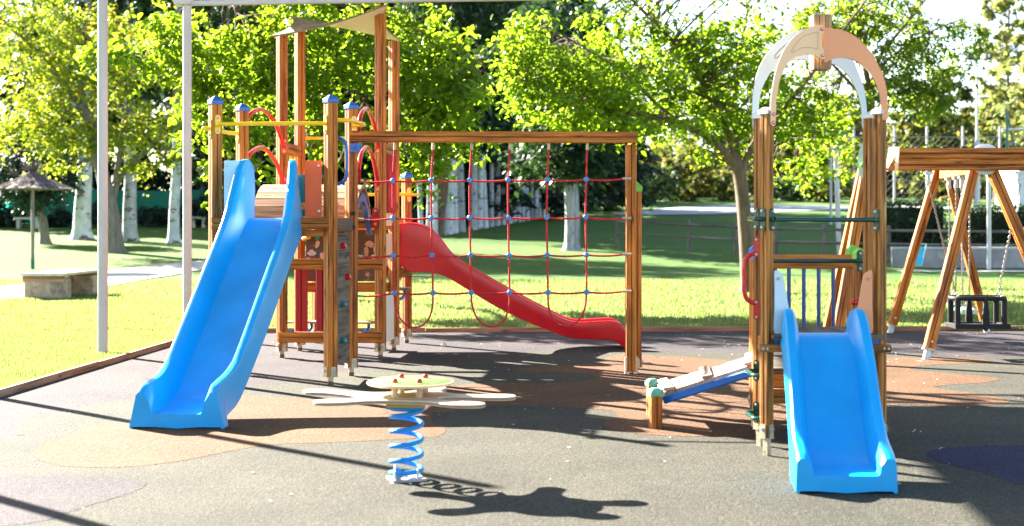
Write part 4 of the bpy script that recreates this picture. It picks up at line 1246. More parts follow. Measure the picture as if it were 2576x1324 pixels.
for (px, py) in ((-.61, 7.41), (-.4826, 7.405), (-.593, 7.63), (-.464, 7.625)):
    MB().lathe([(.017, .45), (.017, .512)], (px, py, 0), 16).build("peg", PEGM, SR)
    mb = MB(); mb.ball((px, py, .535), .0165, 1.05, 14); mb.build("knob", REDK, disc)

# ================================================================== swings
SW = thing("swing_set", (4.9, 14.3, 0), "timber swing set with chunky A-frame legs, chained flat seats and black toddler seat", "swing set")
legw = .095
def leg(p0, p1, w=.10, name="leg"):
    p0 = Vector(p0); p1 = Vector(p1)
    pp = p0 + (p1 - p0).normalized() * .10
    o = MB().prism(wood_profile(.085, w, 1, 1), pp, p1, (1, 0, 0)).build(name, WOOD, SW)
    f = MB(); d = (p1 - p0).normalized()
    f.tube([p0 - d * .01, p0 + d * .11], .036, 12); f.m = 1
    f.prism([(-.046, -.054), (.046, -.054), (.046, .054), (-.046, .054)], pp - d * .004, pp + d * .012, (1, 0, 0)); f.m = 2
    f.bolt(pp + d * .09 + Vector((0, -.052, 0)), (0, -1, 0), .013, .01)
    f.build("post_shoe", [PALECAP, RUSTY, BOLT], o)
    return o
apF = Vector((4.70, 14.30, 2.0)); apR = Vector((5.07, 16.80, 1.98))
leg((4.03, 13.85, 0), (4.66, 14.26, 1.98)); leg((5.42, 13.75, 0), (4.76, 14.26, 1.98))
leg((4.53, 17.05, 0), (5.03, 16.78, 1.96)); leg((5.72, 17.12, 0), (5.13, 16.78, 1.96))
leg((3.04, 13.50, 0), (3.54, 14.12, 1.98)); leg((3.30, 15.05, 0), (3.54, 14.22, 1.98))
# wide beam in front (two doubled timbers) and beam running back
for z_, xo in ((1.905, 3.735), (2.018, 3.80)):
    MB().prism(wood_profile(.09, .110, 0, 1, g=.010, dp=.02, c=.014), (xo, 14.10, z_), (8.6, 14.10, z_), (0, 0, 1), True, .6).build("beam", WOOD, SW)
MB().beam((4.72, 14.2, 1.885), (5.10, 16.95, 1.885), .10, .09, 1).build("beam", WOOD, SW)
MB().beam((4.72, 14.2, 1.99), (5.10, 16.95, 1.99), .10, .09, 1).build("beam", WOOD, SW)
mb = MB(); mb.slab([(-.085, -.115), (.075, -.115), (.10, .12), (-.03, .12)], (3.765, 14.10, 1.96), (.55, -.84, 0), (0, 0, 1), .016); mb.build("end_panel", CREAM, SW)
mb = MB(); mb.lathe([(.005, 0), (.155, 0), (.155, .016), (.005, .016)], (4.72, 14.19, 1.965), 36, (0, -1, 0), False); mb.build("end_panel", WHITEB, SW)
mb = MB(); mb.slab([(.11 * math.cos(a), .23 * math.sin(a)) for a in [k * .2618 for k in range(24)]], (3.515, 14.0, 1.93), Vector((1, -.3, 0)).normalized(), (0, 0, 1), .016)
o = mb.build("end_panel", PALEG, SW)
mb = MB()
for (xx, zz) in ((3.45, 1.90), (3.49, 1.90), (3.50, 2.09)): mb.ball((xx, 13.98, zz), .028, .8, 12, (0, -1, 0))
mb.build("bolt_cap", LIME, o)
mb = MB()
for xx in (4.29, 4.48, 7.0): mb.lathe([(.035, 0), (.035, .014), (.015, .02)], (xx, 14.1, 2.073), 12)
mb.build("bolt_cap", BLACK, SW)

def chain(p0, p1, parent, name="chain", link=.034, r=.0038, sway=0.0):
    p0 = Vector(p0); p1 = Vector(p1); L = (p1 - p0).length; n_ = max(3, int(L / (link * .74)))
    t = (p1 - p0).normalized(); u = t.orthogonal().normalized(); v = t.cross(u)
    ax = Vector((1, 0, 0)) - t * t.x; ax.normalize(); ay = t.cross(ax)
    mb = MB()
    for k in range(n_):
        c = p0.lerp(p1, (k + .5) / n_); w = (ax + ay).normalized() if k % 2 else (ax - ay).normalized()
        pts = [c + t * (link * .5 * math.sin(a)) * 1.0 + w * (link * .30 * math.cos(a)) for a in [i * math.pi / 5 for i in range(10)]]
        mb.tube(pts, r, 5, closed=True)
    return mb.build(name, CHAIN, parent)
def hanger(p, parent):
    mb = MB(); p = Vector(p)
    mb.box((p.x, p.y, p.z - .012), (.075, .06, .024)); mb.box((p.x, p.y, p.z - .05), (.035, .03, .06)); mb.box((p.x, p.y, p.z - .10), (.042, .02, .05)); mb.m = 1
    mb.bolt((p.x, p.y - .016, p.z - .045), (0, -1, 0), .008, .006)
    return mb.build("swivel_hanger", [PALECAP, BOLT], parent)
# toddler seat
cs = crop(2620, 780, 6.62)
sd_ = 14.1
seat = bpy.data.objects.new("toddler_seat", None); COL.objects.link(seat); seat.parent = SW; LOC[seat] = LOC[SW]
sp = lambda x, y, d=sd_: P(*cs(x, y), d)
a, b_ = sp(360, 385), sp(1325, 385); scx = (a.x + b_.x) / 2; shw = (b_.x - a.x) / 2; rz = a.z
pts = [(scx + shw * math.copysign(abs(math.cos(t)) ** .55, math.cos(t)), sd_ + .15 * math.copysign(abs(math.sin(t)) ** .6, math.sin(t)), rz) for t in [k * 2 * math.pi / 40 for k in range(40)]]
MB().tube(pts, .0225, 10, closed=True).build("ring", BLACK, seat)
zb2 = sp(0, 895).z; x0_, x1_ = sp(345, 0).x, sp(1365, 0).x
fr_ = MB()
fr_.box(((x0_ + x1_) / 2, sd_ - .15, zb2), (x1_ - x0_, .045, .047)); fr_.box(((x0_ + x1_) / 2, sd_ + .15, zb2), (x1_ - x0_, .045, .047))
fr_.box((x0_ + .028, sd_, zb2), (.255, .055, .046), R(90)); fr_.box((x1_ - .028, sd_, zb2), (.255, .055, .046), R(90))
fr_.box(((x0_ + x1_) / 2, sd_, zb2 + .005), (x1_ - x0_ - .05, .14, .02))
fr_.build("seat_base", BLACK, seat)
for xx in (sp(418, 0).x, sp(1275, 0).x):
    for yy in (sd_ - .12, sd_ + .11):
        MB().prism(wood_profile(.052, .04, 0, 0, c=.01), (xx, yy, zb2), (xx, yy, rz)).build("upright", BLACK, seat)
for yy, xo in ((sd_ - .165, 905), (sd_ + .155, 790)):
    cxx = sp(xo, 0).x
    MB().slab([(-.015, 0), (.015, 0), (.030, -.15), (.034, -.23), (.030, -.29), (.012, -.325), (-.012, -.325), (-.030, -.29), (-.034, -.23), (-.030, -.15)], (cxx, yy, rz + .01), (1, 0, 0), (0, 0, 1), .03).build("crotch_strap", BLACK, seat)
for (tx, bx2, s_) in ((2336, scx - shw + .04, 1), (2566, scx + shw - .04, -1)):
    tpt = P(tx, 432, sd_)
    hanger(tpt, SW)
    chain((tpt.x, sd_, tpt.z - .12), (bx2 - .0 * s_, sd_, rz + .07), SW)
    for yy in (-.11, .11): chain((bx2, sd_, rz + .075), (bx2, sd_ + yy, rz + .015), SW)
# flat seats under the beam running back
ba = Vector((4.72, 14.2, 1.83)); bb = Vector((5.10, 16.95, 1.83)); bd = (bb - ba).normalized()
for (t0, px, py, m) in ((.38, 2440, 803, PALEG), (.68, 2412, 787, LIME)):
    c = ba.lerp(bb, t0); zs = .385
    o = MB().box((c.x, c.y, zs), (.46, .18, .045), math.atan2(bd.y, bd.x), .012).build("swing_seat", m, SW)
    MB().box((c.x, c.y, zs + .0245), (.44, .16, .006), math.atan2(bd.y, bd.x), .002).build("seat_pad", PALECAP, o)
    for s_ in (-1, 1):
        tp = c + bd * (s_ * .24); hanger((tp.x, tp.y, 1.835), SW)
        lo_ = c + bd * (s_ * .20); chain((tp.x, tp.y, 1.72), (lo_.x, lo_.y, zs + .12), SW)
        side_ = Vector((-bd.y, bd.x, 0))
        for q_ in (-.07, .07): chain((lo_.x, lo_.y, zs + .125), (lo_.x + side_.x * q_, lo_.y + side_.y * q_, zs + .03), SW)

# ================================================================== shade canopy (mostly above the picture)
SC = thing("shade_canopy", (-4.1, 15.0, 0), "tall pale grey steel shade canopy on round poles, its truss crossing above the roofed tower", "canopy")
HC = 3.80
p1 = G(258.5, 893); p2 = Vector(((471 - CX) / 218.0, K / 218.0, 0))
TOPZ = P(0, 14, p2.y).z
MB().tube([(p1.x, p1.y, -.02), (p1.x, p1.y, HC)], .051, 20).build("pole", POLEM, SC)
MB().tube([(p2.x, p2.y, -.02), (p2.x, p2.y, TOPZ + .02)], .051, 20).build("pole", POLEM, SC)
jb = MB(); a = P(441, 13, p2.y); b_ = P(482, 13, p2.y)
jb.box(((a.x + b_.x) / 2, p2.y, TOPZ + .16), (b_.x - a.x, .19, .32), 0, .01); jb.build("joint_box", POLEM, SC)
t0_ = P(482, 8.5, p2.y); e_d = 16.1; t1_ = P(1400, -6, e_d)
tr_ = MB(); tr_.beam(t0_, t1_, .058, .058, 1); tr_.build("truss_chord", POLEM, SC)
tr_ = MB(); up2 = Vector((0, 0, .42)); tr_.beam(t0_ + up2, t1_ + up2, .058, .058, 1); tr_.build("truss_chord", POLEM, SC)
wb = MB(); nwb = 4
for k in range(nwb):
    a, m_, b_ = t0_.lerp(t1_, k / nwb), t0_.lerp(t1_, (k + .5) / nwb), t0_.lerp(t1_, (k + 1) / nwb)
    f_ = t0_.lerp(t1_, (k + .28) / nwb)
    for q0, q1 in ((a + up2, f_), (f_, m_ + up2), (m_ + up2, m_), (m_ + up2, b_)):
        wb.tube([q0 + Vector((0, 0, .0)), q1], .019, 10)
wb.build("truss_web", POLEM, SC)
# far posts and the fabric roof, outside the picture: they throw the long shadows in front
for (px, py) in ((-5.55, 12.42), (-5.35, 9.65)):
    MB().tube([(px, py, -.02), (px, py, HC)], .051, 16).build("pole", POLEM, SC)
fab = MB(); rows_ = []
for i in range(11):
    v = i / 10; row = []
    for j in range(11):
        u = j / 10
        p = Vector((-3.42, 11.2, 3.85)).lerp(Vector((.8, 10.6, 3.85)), u).lerp(Vector((-3.02, 15.7, 3.9)).lerp(Vector((1.2, 15.5, 3.95)), u), v)
        p.z += .25 * math.sin(math.pi * u) * math.sin(math.pi * v)
        row.append(p)
    rows_.append(row)
fab.grid(rows_); o = fab.build("fabric_roof", plain("canopy_fabric", (.6, .56, .5), .8, .05), SC)
sol = o.modifiers.new("thick", 'SOLIDIFY'); sol.thickness = .006
# ================================================================== trees and plants
def bark(name, dark, light, patch=None, pthr=.62, sc=(9, 9, 1.6), pscale=(6, 6, 14), vary=(.9, 1.1)):
    m, nt, b = newmat(name)
    v = coords(nt)
    f = noise(nt, mapping(nt, v, sc), 1.6, 6, .7)
    c = ramp(nt, f, [(.32, dark), (.68, light)]).outputs[0]
    if patch:
        w = noise(nt, mapping(nt, v, pscale), .55, 5, .7)
        k = ramp(nt, w, [(pthr, (0, 0, 0)), (pthr + .05, (1, 1, 1))]).outputs[0]
        c = mixc(nt, k, c, patch)
    oi = N(nt, "ShaderNodeObjectInfo"); hv = N(nt, "ShaderNodeHueSaturation"); vr = N(nt, "ShaderNodeMapRange")
    vr.inputs[3].default_value = vary[0]; vr.inputs[4].default_value = vary[1]
    nt.links.new(oi.outputs["Random"], vr.inputs[0]); nt.links.new(vr.outputs[0], hv.inputs["Value"]); nt.links.new(c, hv.inputs["Color"])
    nt.links.new(hv.outputs[0], b.inputs["Base Color"]); b.inputs["Roughness"].default_value = .9
    bump(nt, b, f, .9, .03)
    return m
BK_M = bark("mulberry_bark", (.065, .040, .025), (.185, .12, .08))
BK_G = bark("grey_brown_bark", (.09, .075, .065), (.26, .22, .19))
BK_W = bark("white_poplar_bark", (.38, .41, .47), (.66, .69, .76), (.09, .075, .065), .545, (3, 3, 2), (3.2, 3.2, 5.5), (.5, 1.12))
BK_D = bark("dark_bark", (.04, .03, .025), (.10, .08, .065))
BK_P = bark("flaky_grey_bark", (.11, .10, .12), (.42, .42, .47), (.08, .06, .05), .58, (9, 9, 1.2), (7, 7, 2.5))
LF_M = leafmat("mulberry_leaf", (.07, .125, .011), (.14, .20, .019), (2.1, 2.1, .9), .7, .35)
LF_Y = leafmat("yellowing_leaf", (.095, .15, .018), (.20, .24, .04), (2.0, 1.9, .8), .65, .5, accent=(.34, .24, .04), acc=.04)
LF_R = leafmat("elm_leaf", (.06, .105, .014), (.125, .175, .03), (2.2, 2.1, .8), .62, .5)
LF_D = leafmat("dark_conifer_leaf", (.008, .030, .020), (.022, .055, .028), (1.0, 1.2, .6), .12, .6)
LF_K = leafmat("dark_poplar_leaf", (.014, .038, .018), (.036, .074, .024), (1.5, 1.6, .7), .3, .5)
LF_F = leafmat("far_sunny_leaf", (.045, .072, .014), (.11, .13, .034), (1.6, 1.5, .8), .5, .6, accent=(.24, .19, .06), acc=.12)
LF_P = leafmat("yellow_poplar_leaf", (.11, .14, .05), (.19, .22, .085), (1.5, 1.5, .9), .5, .6, accent=(.27, .21, .07), acc=.12)
LF_H = leafmat("hedge_leaf", (.012, .035, .012), (.035, .075, .020), (1.0, 1.1, .7), .2, .6)

def unit(a): return a / np.maximum(np.linalg.norm(a, axis=1, keepdims=True), 1e-6)

def leaves(name, pos, L, mat, parent, W=.6, droop=.5, detail=True, r=None):
    r = r or rng
    n = len(pos); L = L * r.uniform(.6, 1.25, n)
    an = r.uniform(0, 2 * np.pi, n)
    a = unit(np.stack([np.cos(an), np.sin(an), -droop + r.normal(0, .45, n)], 1))
    up = unit(np.stack([r.normal(0, .45, n), r.normal(0, .45, n), np.ones(n)], 1))
    s = unit(np.cross(a, up)); nn = np.cross(s, a)
    l = L[:, None]; w = l * W
    if detail:
        V = np.stack([pos, pos + a * l * .3 + s * w * .48 + nn * w * .14, pos + a * l * .68 + s * w * .36 + nn * w * .05, pos + a * l - nn * l * .16,
                      pos + a * l * .68 - s * w * .36 + nn * w * .05, pos + a * l * .3 - s * w * .48 + nn * w * .14], 1).reshape(-1, 3)
        b = np.arange(n)[:, None] * 6
        F = np.concatenate([b + np.array([[0, 3, 2, 1]]), b + np.array([[0, 5, 4, 3]])], 1).reshape(-1, 4)
    else:
        V = np.stack([pos, pos + a * l * .45 + s * w * .5 + nn * w * .1, pos + a * l - nn * l * .1, pos + a * l * .45 - s * w * .5 + nn * w * .1], 1).reshape(-1, 3)
        F = np.arange(n * 4).reshape(n, 4)
    return np_mesh(name, V, F, mat, parent)

def ell(c, r, n, shell=.5):
    """random points in an ellipsoid, pushed towards its surface"""
    d = unit(rng.normal(0, 1, (n, 3)))
    return np.array(c) + d * np.array(r) * (rng.random(n) ** (1 / 3 * (1 - shell) + .12))[:, None]

def pict(regions, n):
    """cluster centres: regions are (x, y, rx, ry, d, rd, weight) as seen in the picture, set at their own distances"""
    w = np.array([q[6] for q in regions], float); w /= w.sum()
    out = []
    for k, q in enumerate(regions):
        m = max(1, int(round(n * w[k])))
        u = unit(rng.normal(0, 1, (m, 3))) * (rng.random(m) ** .42)[:, None]
        for a in u:
            p = P(q[0] + a[0] * q[2], q[1] + a[1] * q[3], q[4] + a[2] * q[5]); out.append((p.x, p.y, p.z))
    return np.array(out)

def spray(cl, nper, spread):
    """leaves strung along short drooping shoots round each cluster centre"""
    m = len(cl); out = []
    for s_ in range(3):
        d = unit(rng.normal(0, 1, (m, 3)) * np.array([1, 1, .45])) * spread * rng.uniform(.6, 1.5, (m, 1))
        k = nper // 3
        t = rng.random((m, k, 1)) * 1.6 - .35
        p = cl[:, None, :] + d[:, None, :] * t + rng.normal(0, spread * .20, (m, k, 3))
        p[:, :, 2] -= (t[:, :, 0] ** 2) * spread * .35
        out.append(p.reshape(-1, 3))
    return np.concatenate(out)

def limb_curve(pts, r0, r1, n=5):
    c = catmull([tuple(p) for p in pts], n); m = len(c)
    return c, [r0 + (r1 - r0) * (i / (m - 1)) ** .8 for i in range(m)]

def tree(name, base, limbs, cl, nper, spread, L, lmat, bmat, label, cat="tree", group=None, twig=1, detail=True, W=.6, droop=.5, flare=True, parts=("trunk", "crown"), tr=.017):
    t = thing(name, base, label, cat, group)
    mb = MB(); tips = []
    for i, (pts, r0, r1) in enumerate(limbs):
        c, rs = limb_curve(pts, r0, r1)
        if i == 0 and flare:
            rs = list(rs); rs[0] *= 1.45
            if len(rs) > 2: rs[1] *= 1.12
        mb.tube(c, rs, 12 if r0 > .06 else 7)
        tips += [(np.array(p), q) for p, q in list(zip(c, rs))[len(c) // 3:]]
    if twig and len(cl):
        tp = np.array([q[0] for q in tips]); trr = np.array([q[1] for q in tips])
        for c in cl[::twig]:
            k = np.argmin(((tp - c) ** 2).sum(1)); a = tp[k]; m = (a + c) / 2 + rng.normal(0, .06, 3) * np.linalg.norm(c - a) + np.array([0, 0, .06]) * np.linalg.norm(c - a)
            r_ = min(trr[k] * .6, tr * 1.8)
            mb.tube(catmull([a, m, c], 3), [r_ + (tr * .35 - r_) * i / 6 for i in range(7)], 4, caps=False)
    mb.build(parts[0], bmat, t)
    if len(cl): leaves(parts[1], spray(cl, nper, spread), L, lmat, t, W, droop, detail)
    return t
pp = lambda lst, d0, d1=None: [P(x, y, d0 + ((d1 if d1 is not None else d0) - d0) * i / max(1, len(lst) - 1)) for i, (x, y) in enumerate(lst)]

# mulberry on the right of the net
cl = pict([(1660, 140, 330, 150, 25.5, 1.36, 5), (1450, 210, 210, 115, 24.2, 1.12, 3.2), (1330, 130, 80, 130, 24, 0.93, 1.2), (1770, 290, 190, 60, 26, 1.24, 1.6), (1890, 170, 190, 170, 26.5, 1.36, 2.6), (2010, 290, 110, 80, 26.5, 0.99, .9), (1560, 300, 220, 30, 24.5, 0.99, 1.0), (1800, 380, 90, 26, 26.5, 0.74, .25), (2020, 420, 90, 60, 27.5, 0.62, .35), (2100, 330, 70, 40, 27, 0.62, .3), (1650, -60, 380, 60, 25.5, 1.24, 1.2)], 640)
b0_ = P(1884, 735, 26.2)
tree("mulberry_tree", (b0_.x, b0_.y, 0), [
    (pp([(1884, 738), (1880, 660), (1874, 560), (1866, 480), (1858, 425)], 26.2), .145, .12),
    (pp([(1858, 430), (1800, 358), (1710, 312), (1600, 288), (1500, 262), (1400, 238), (1300, 190)], 26.2, 24), .085, .02),
    (pp([(1858, 428), (1832, 340), (1795, 255), (1738, 165), (1680, 90), (1600, 10), (1560, -40)], 26.2, 25), .08, .02),
    (pp([(1862, 428), (1846, 310), (1852, 205), (1868, 100), (1890, -30)], 26.2, 27), .07, .02),
    (pp([(1864, 432), (1902, 350), (1965, 280), (2040, 190), (2110, 90), (2180, 0)], 26.2, 27), .07, .018),
    (pp([(1862, 440), (1920, 385), (2010, 340), (2090, 310)], 26.2, 27), .045, .012),
    (pp([(1710, 312), (1640, 250), (1560, 180), (1470, 120), (1380, 70)], 25.6, 24), .04, .012),
    (pp([(1795, 255), (1740, 230), (1680, 215), (1610, 160)], 25.9, 25), .03, .01),
    (pp([(1840, 330), (1870, 260), (1930, 200), (1960, 120)], 26.2, 26.8), .03, .01),
], cl, 28, .28, .122, LF_M, BK_M, "spreading mulberry tree with low forked trunk and bright leaves right of the rope net", twig=1)

# mulberry behind the roofed tower
cl = pict([(960, 130, 260, 150, 22.5, 1.24, 4), (1090, 250, 160, 105, 22.5, 1.12, 2.4), (700, 190, 190, 140, 22.5, 1.12, 2.8), (560, 140, 130, 130, 22, 0.93, 1.6), (400, 120, 110, 90, 21.5, 0.74, 1.1), (260, 130, 50, 45, 21.5, 0.37, .3), (830, 320, 150, 80, 22.5, 0.99, 1.4), (600, 330, 110, 55, 22, 0.74, .8), (1130, 335, 110, 50, 22.5, 0.74, .7), (500, 300, 60, 100, 22, 0.56, .5), (635, 425, 50, 30, 21.5, 0.31, .14), (520, 424, 22, 9, 21.5, 0.19, .06), (740, 40, 100, 70, 22.5, 1.0, 1.1), (1080, 420, 70, 60, 22, 0.50, .35), (980, 420, 40, 60, 23, 0.50, .25), (800, -70, 420, 60, 22, 1.12, 1.3)], 560)
b0_ = P(831, 740, 24.0)
tree("mulberry_tree", (b0_.x, b0_.y, 0), [
    (pp([(832, 752), (822, 640), (806, 520), (794, 420), (784, 330), (782, 270)], 24, 23.6), .14, .085),
    (pp([(782, 280), (745, 200), (690, 130), (620, 60), (560, -20)], 23.6, 22), .06, .015),
    (pp([(782, 270), (800, 180), (850, 90), (900, 0)], 23.6, 23), .06, .015),
    (pp([(800, 470), (860, 400), (960, 330), (1060, 280), (1160, 230), (1220, 170)], 23.8, 22.5), .06, .014),
    (pp([(800, 480), (740, 400), (650, 330), (560, 270), (450, 180), (300, 140), (215, 120)], 23.8, 21.5), .06, .01),
    (pp([(860, 400), (900, 290), (960, 180), (1010, 80), (1040, -20)], 23.5, 22.5), .045, .012),
    (pp([(650, 330), (580, 400), (500, 425)], 22.8, 21.5), .015, .006),
    (pp([(700, 370), (660, 410), (620, 430)], 22.8, 21.5), .012, .006),
    (pp([(960, 330), (1030, 400), (1090, 440)], 23, 22), .018, .006),
], cl, 24, .27, .142, LF_M, BK_M, "leafy mulberry tree filling the space behind the roofed tower", twig=1)

# tree right of the arch
cl = pict([(2180, 60, 190, 90, 29, 1.8, 3), (2330, 160, 130, 80, 29, 1.5, 1.5), (2260, 235, 130, 45, 29, 1.4, 1.2), (2060, 120, 110, 120, 29.5, 1.6, 1.4), (2100, 280, 90, 60, 29.5, 1.4, .8), (2420, 90, 60, 60, 28.5, .9, .3), (2340, 270, 80, 30, 28.5, .9, .4), (2250, -50, 220, 40, 29, 1.5, .8), (2290, 385, 60, 20, 28, .6, .2), (2140, 400, 30, 70, 29, .6, .25)], 400)
b0_ = P(2193, 715, 29.0)
tree("elm_tree", (b0_.x, b0_.y, 0), [
    (pp([(2200, 720), (2197, 560), (2192, 400), (2187, 300), (2190, 220)], 29), .15, .10),
    (pp([(2190, 230), (2215, 140), (2280, 60), (2350, -30)], 29), .06, .014), (pp([(2190, 240), (2170, 130), (2160, 20), (2150, -60)], 29), .07, .015),
    (pp([(2200, 180), (2260, 130), (2340, 80), (2440, 40)], 29), .035, .01), (pp([(2188, 260), (2120, 190), (2050, 110), (2000, 20)], 29, 29.5), .045, .012),
    (pp([(2190, 250), (2260, 235), (2330, 230), (2400, 260)], 29, 28.6), .03, .008)],
    cl, 28, .24, .12, LF_R, BK_M, "slender tree with airy dark green crown rising behind the pastel arch", twig=1, detail=True, W=.5)

# yellowing leaning tree on the left
def Ty(y): return 9875.0 / (139.5 + (y - YH))
d_ = Ty(635)
cl = pict([(90, 120, 170, 150, 43, 3, 3.2), (240, 150, 150, 150, 43, 3, 2.8), (300, 340, 110, 55, 43, 2, .9), (180, 330, 140, 60, 43, 2, 1.4), (60, 300, 110, 70, 43, 2, 1.1), (400, 320, 80, 70, 44, 2, .7), (420, 120, 90, 120, 44, 2, .9), (150, 420, 60, 14, 43, 1, .12), (340, 420, 40, 20, 43, 1, .16), (100, -70, 240, 50, 43, 2, .8), (440, 400, 40, 20, 44, 1, .14)], 620)
b0_ = P(288, 635, d_)
tree("leaning_tree", (b0_.x, b0_.y, terrain(d_) - .05), [
    (pp([(290, 640), (284, 560), (272, 500), (258, 440), (246, 390), (232, 320), (205, 265)], d_), .27, .15),
    (pp([(205, 268), (160, 215), (100, 140), (40, 80), (-20, 30)], d_), .12, .03), (pp([(222, 300), (200, 200), (215, 100), (230, -20)], d_), .11, .03),
    (pp([(276, 520), (300, 450), (345, 400), (400, 350), (430, 270)], d_, 44), .13, .03), (pp([(290, 460), (310, 330), (330, 200), (330, 60)], d_, 44), .10, .025),
    (pp([(246, 390), (190, 350), (120, 330), (60, 300)], d_), .07, .02)],
    cl, 33, .42, .155, LF_Y, BK_G, "leaning grey tree with yellowing autumn leaves on the left lawn behind the canopy pole", twig=2, detail=False, W=.62)

# white trunked old poplars on the left
def poplar(x, y, wpx, top_dx, label, seed):
    d = Ty(y); s = K / d; r0 = wpx / s / 2; b = P(x, y, d)
    z = terrain(d)
    top = Vector((b.x + top_dx, d, z + 9))
    pts = [b - Vector((0, 0, .1)), b.lerp(top, .12), b.lerp(top, .3) + Vector((.05, 0, 0)), b.lerp(top, .6), top]
    cl = ell((b.x + top_dx * .8, d + .5, z + 8), (3.0, 2.6, 3.6), 130, .4)
    return tree("poplar_tree", (b.x, d, z - .05), [(pts, r0, r0 * .5)] + [([b.lerp(top, .42), b.lerp(top, .6) + Vector((sx, .3, .3)), b.lerp(top, .8) + Vector((sx * 2.2, .3, 1))], r0 * .4, .05) for sx in (-.8, .9)],
                cl, 30, .6, .30, LF_K, BK_W, label, group="white trunked poplars on the left", twig=3, detail=False)
poplar(206, 602, 50, .2, "thickest white poplar trunk, between the thatched parasol and the canopy pole", 1)
poplar(327, 606, 40, -.1, "white poplar trunk with dark scars standing between the two canopy poles", 2)
poplar(437, 610, 31, .15, "slimmest white poplar trunk with a dark knot, beside the thinner canopy pole", 3)
# small tree with a dark rounded crown behind the parasol
d_ = Ty(613); b0_ = P(113, 613, d_)
cl = np.concatenate([pict([(90, 470, 90, 55, d_, 1.2, 3), (40, 430, 80, 60, d_ + 1, 1.2, 2), (140, 420, 60, 70, d_ + 1, 1.2, 2)], 330)])
tree("juniper_tree", (b0_.x, d_, terrain(d_) - .05), [(pp([(114, 616), (108, 560), (98, 520), (92, 470)], d_), .17, .13), (pp([(98, 520), (70, 470), (40, 440)], d_), .08, .03), (pp([(96, 510), (130, 460), (150, 400)], d_), .08, .03)],
     cl, 45, .30, .13, LF_D, BK_G, "small juniper with a dense dark rounded crown and leaning trunk behind the thatched parasol", twig=4, detail=False)

# dark evergreens closing the lawn (two shapes, copied)
def evergreen(h, r, seed, n=270):
    t = thing("evergreen_tree", (0, 0, 0), "tall dense dark evergreen in the screen behind the lawn", "tree", "dark evergreens behind the lawn")
    MB().tube([(0, 0, -.2), (0, 0, h * .8)], [.22, .06], 8).build("trunk", BK_D, t)
    z = rng.random(n) ** .8 * h * .97 + .35; an = rng.uniform(0, 6.28, n)
    rad = r * np.clip((1 - (z / h) ** 2.2), .05, 1) * (.55 + .45 * rng.random(n)) * (1 + .18 * np.sin(an * 3 + z * .9 + seed))
    cl = np.stack([np.cos(an) * rad, np.sin(an) * rad, z], 1)
    leaves("crown", spray(cl, 30, .42), .52, LF_D, t, .6, .25, False)
    return t
ev = [evergreen(12.5, 2.4, 1), evergreen(10.5, 2.8, 4), evergreen(13.5, 2.7, 2)]
spots = [(-21.5, 66), (-18.3, 64.5), (-15.2, 66), (-12.2, 64), (-9.4, 65.5), (-6.8, 64), (-4.2, 66), (-1.6, 68), (.8, 71), (3.0, 78), (5.2, 92), (-24.5, 64), (-13.8, 71), (-8, 71), (-3, 73), (-5.2, 59), (-2.4, 61.5), (.2, 67), (2.3, 73), (4.6, 79), (-11, 62)]
for i, (x, y) in enumerate(spots):
    o = ev[i % 3] if i < 3 else copy_tree(ev[i % 3])
    o.location = (x, y, terrain(y)); s_ = random.uniform(.85, 1.1); o.scale = (s_, s_, s_ * (.85 if x < -8.5 else 1)); o.rotation_euler.z = random.uniform(0, 6.28)

# row of white trunks running back up the lawn
def row_trunk(seed):
    t = thing("row_poplar", (0, 0, 0), "slender white barked poplar in the close row seen through the rope net", "tree", "close row of white poplars seen through the net")
    lean = random.uniform(.0, .035)
    MB().tube(catmull([(0, 0, -.3), (.02, 0, .6), (lean * 3, 0, 3), (lean * 6 + .05, 0, 6), (lean * 9, 0, 9)], 4), [.18, .16, .15, .145, .142] + [.14 - .006 * i for i in range(12)], 12).build("trunk", BK_W, t)
    cl = ell((lean * 8, 0, 7.2), (1.6, 1.5, 4.0), 95, .5)
    lo = ell((.0, 0, 3.7), (1.4, .9, .6), 14, .5)
    leaves("crown", spray(np.concatenate([cl, lo]), 30, .42), .26, LF_K, t, .6, .5, False)
    return t
rt = [row_trunk(k) for k in range(4)]
xr = [1061, 1078, 1094, 1117, 1130, 1146, 1163, 1192, 1206, 1220, 1236, 1251, 1267, 1281, 1292, 1303, 1315, 1328, 1337, 1346, 1358, 1368]
for i, x in enumerate(xr):
    yb = 590.6 - (x - 1118) * .174
    dd = Ty(yb)
    X = (x - CX) * dd / K
    o = rt[i] if i < 4 else copy_tree(rt[i % 4])
    o.location = (X, dd, terrain(dd)); o.rotation_euler = (random.uniform(-.02, .02), random.uniform(-.01, .045), random.uniform(0, 6.28))
    s_ = random.uniform(.62, 1.15); o.scale = (s_, s_, random.uniform(.95, 1.1))
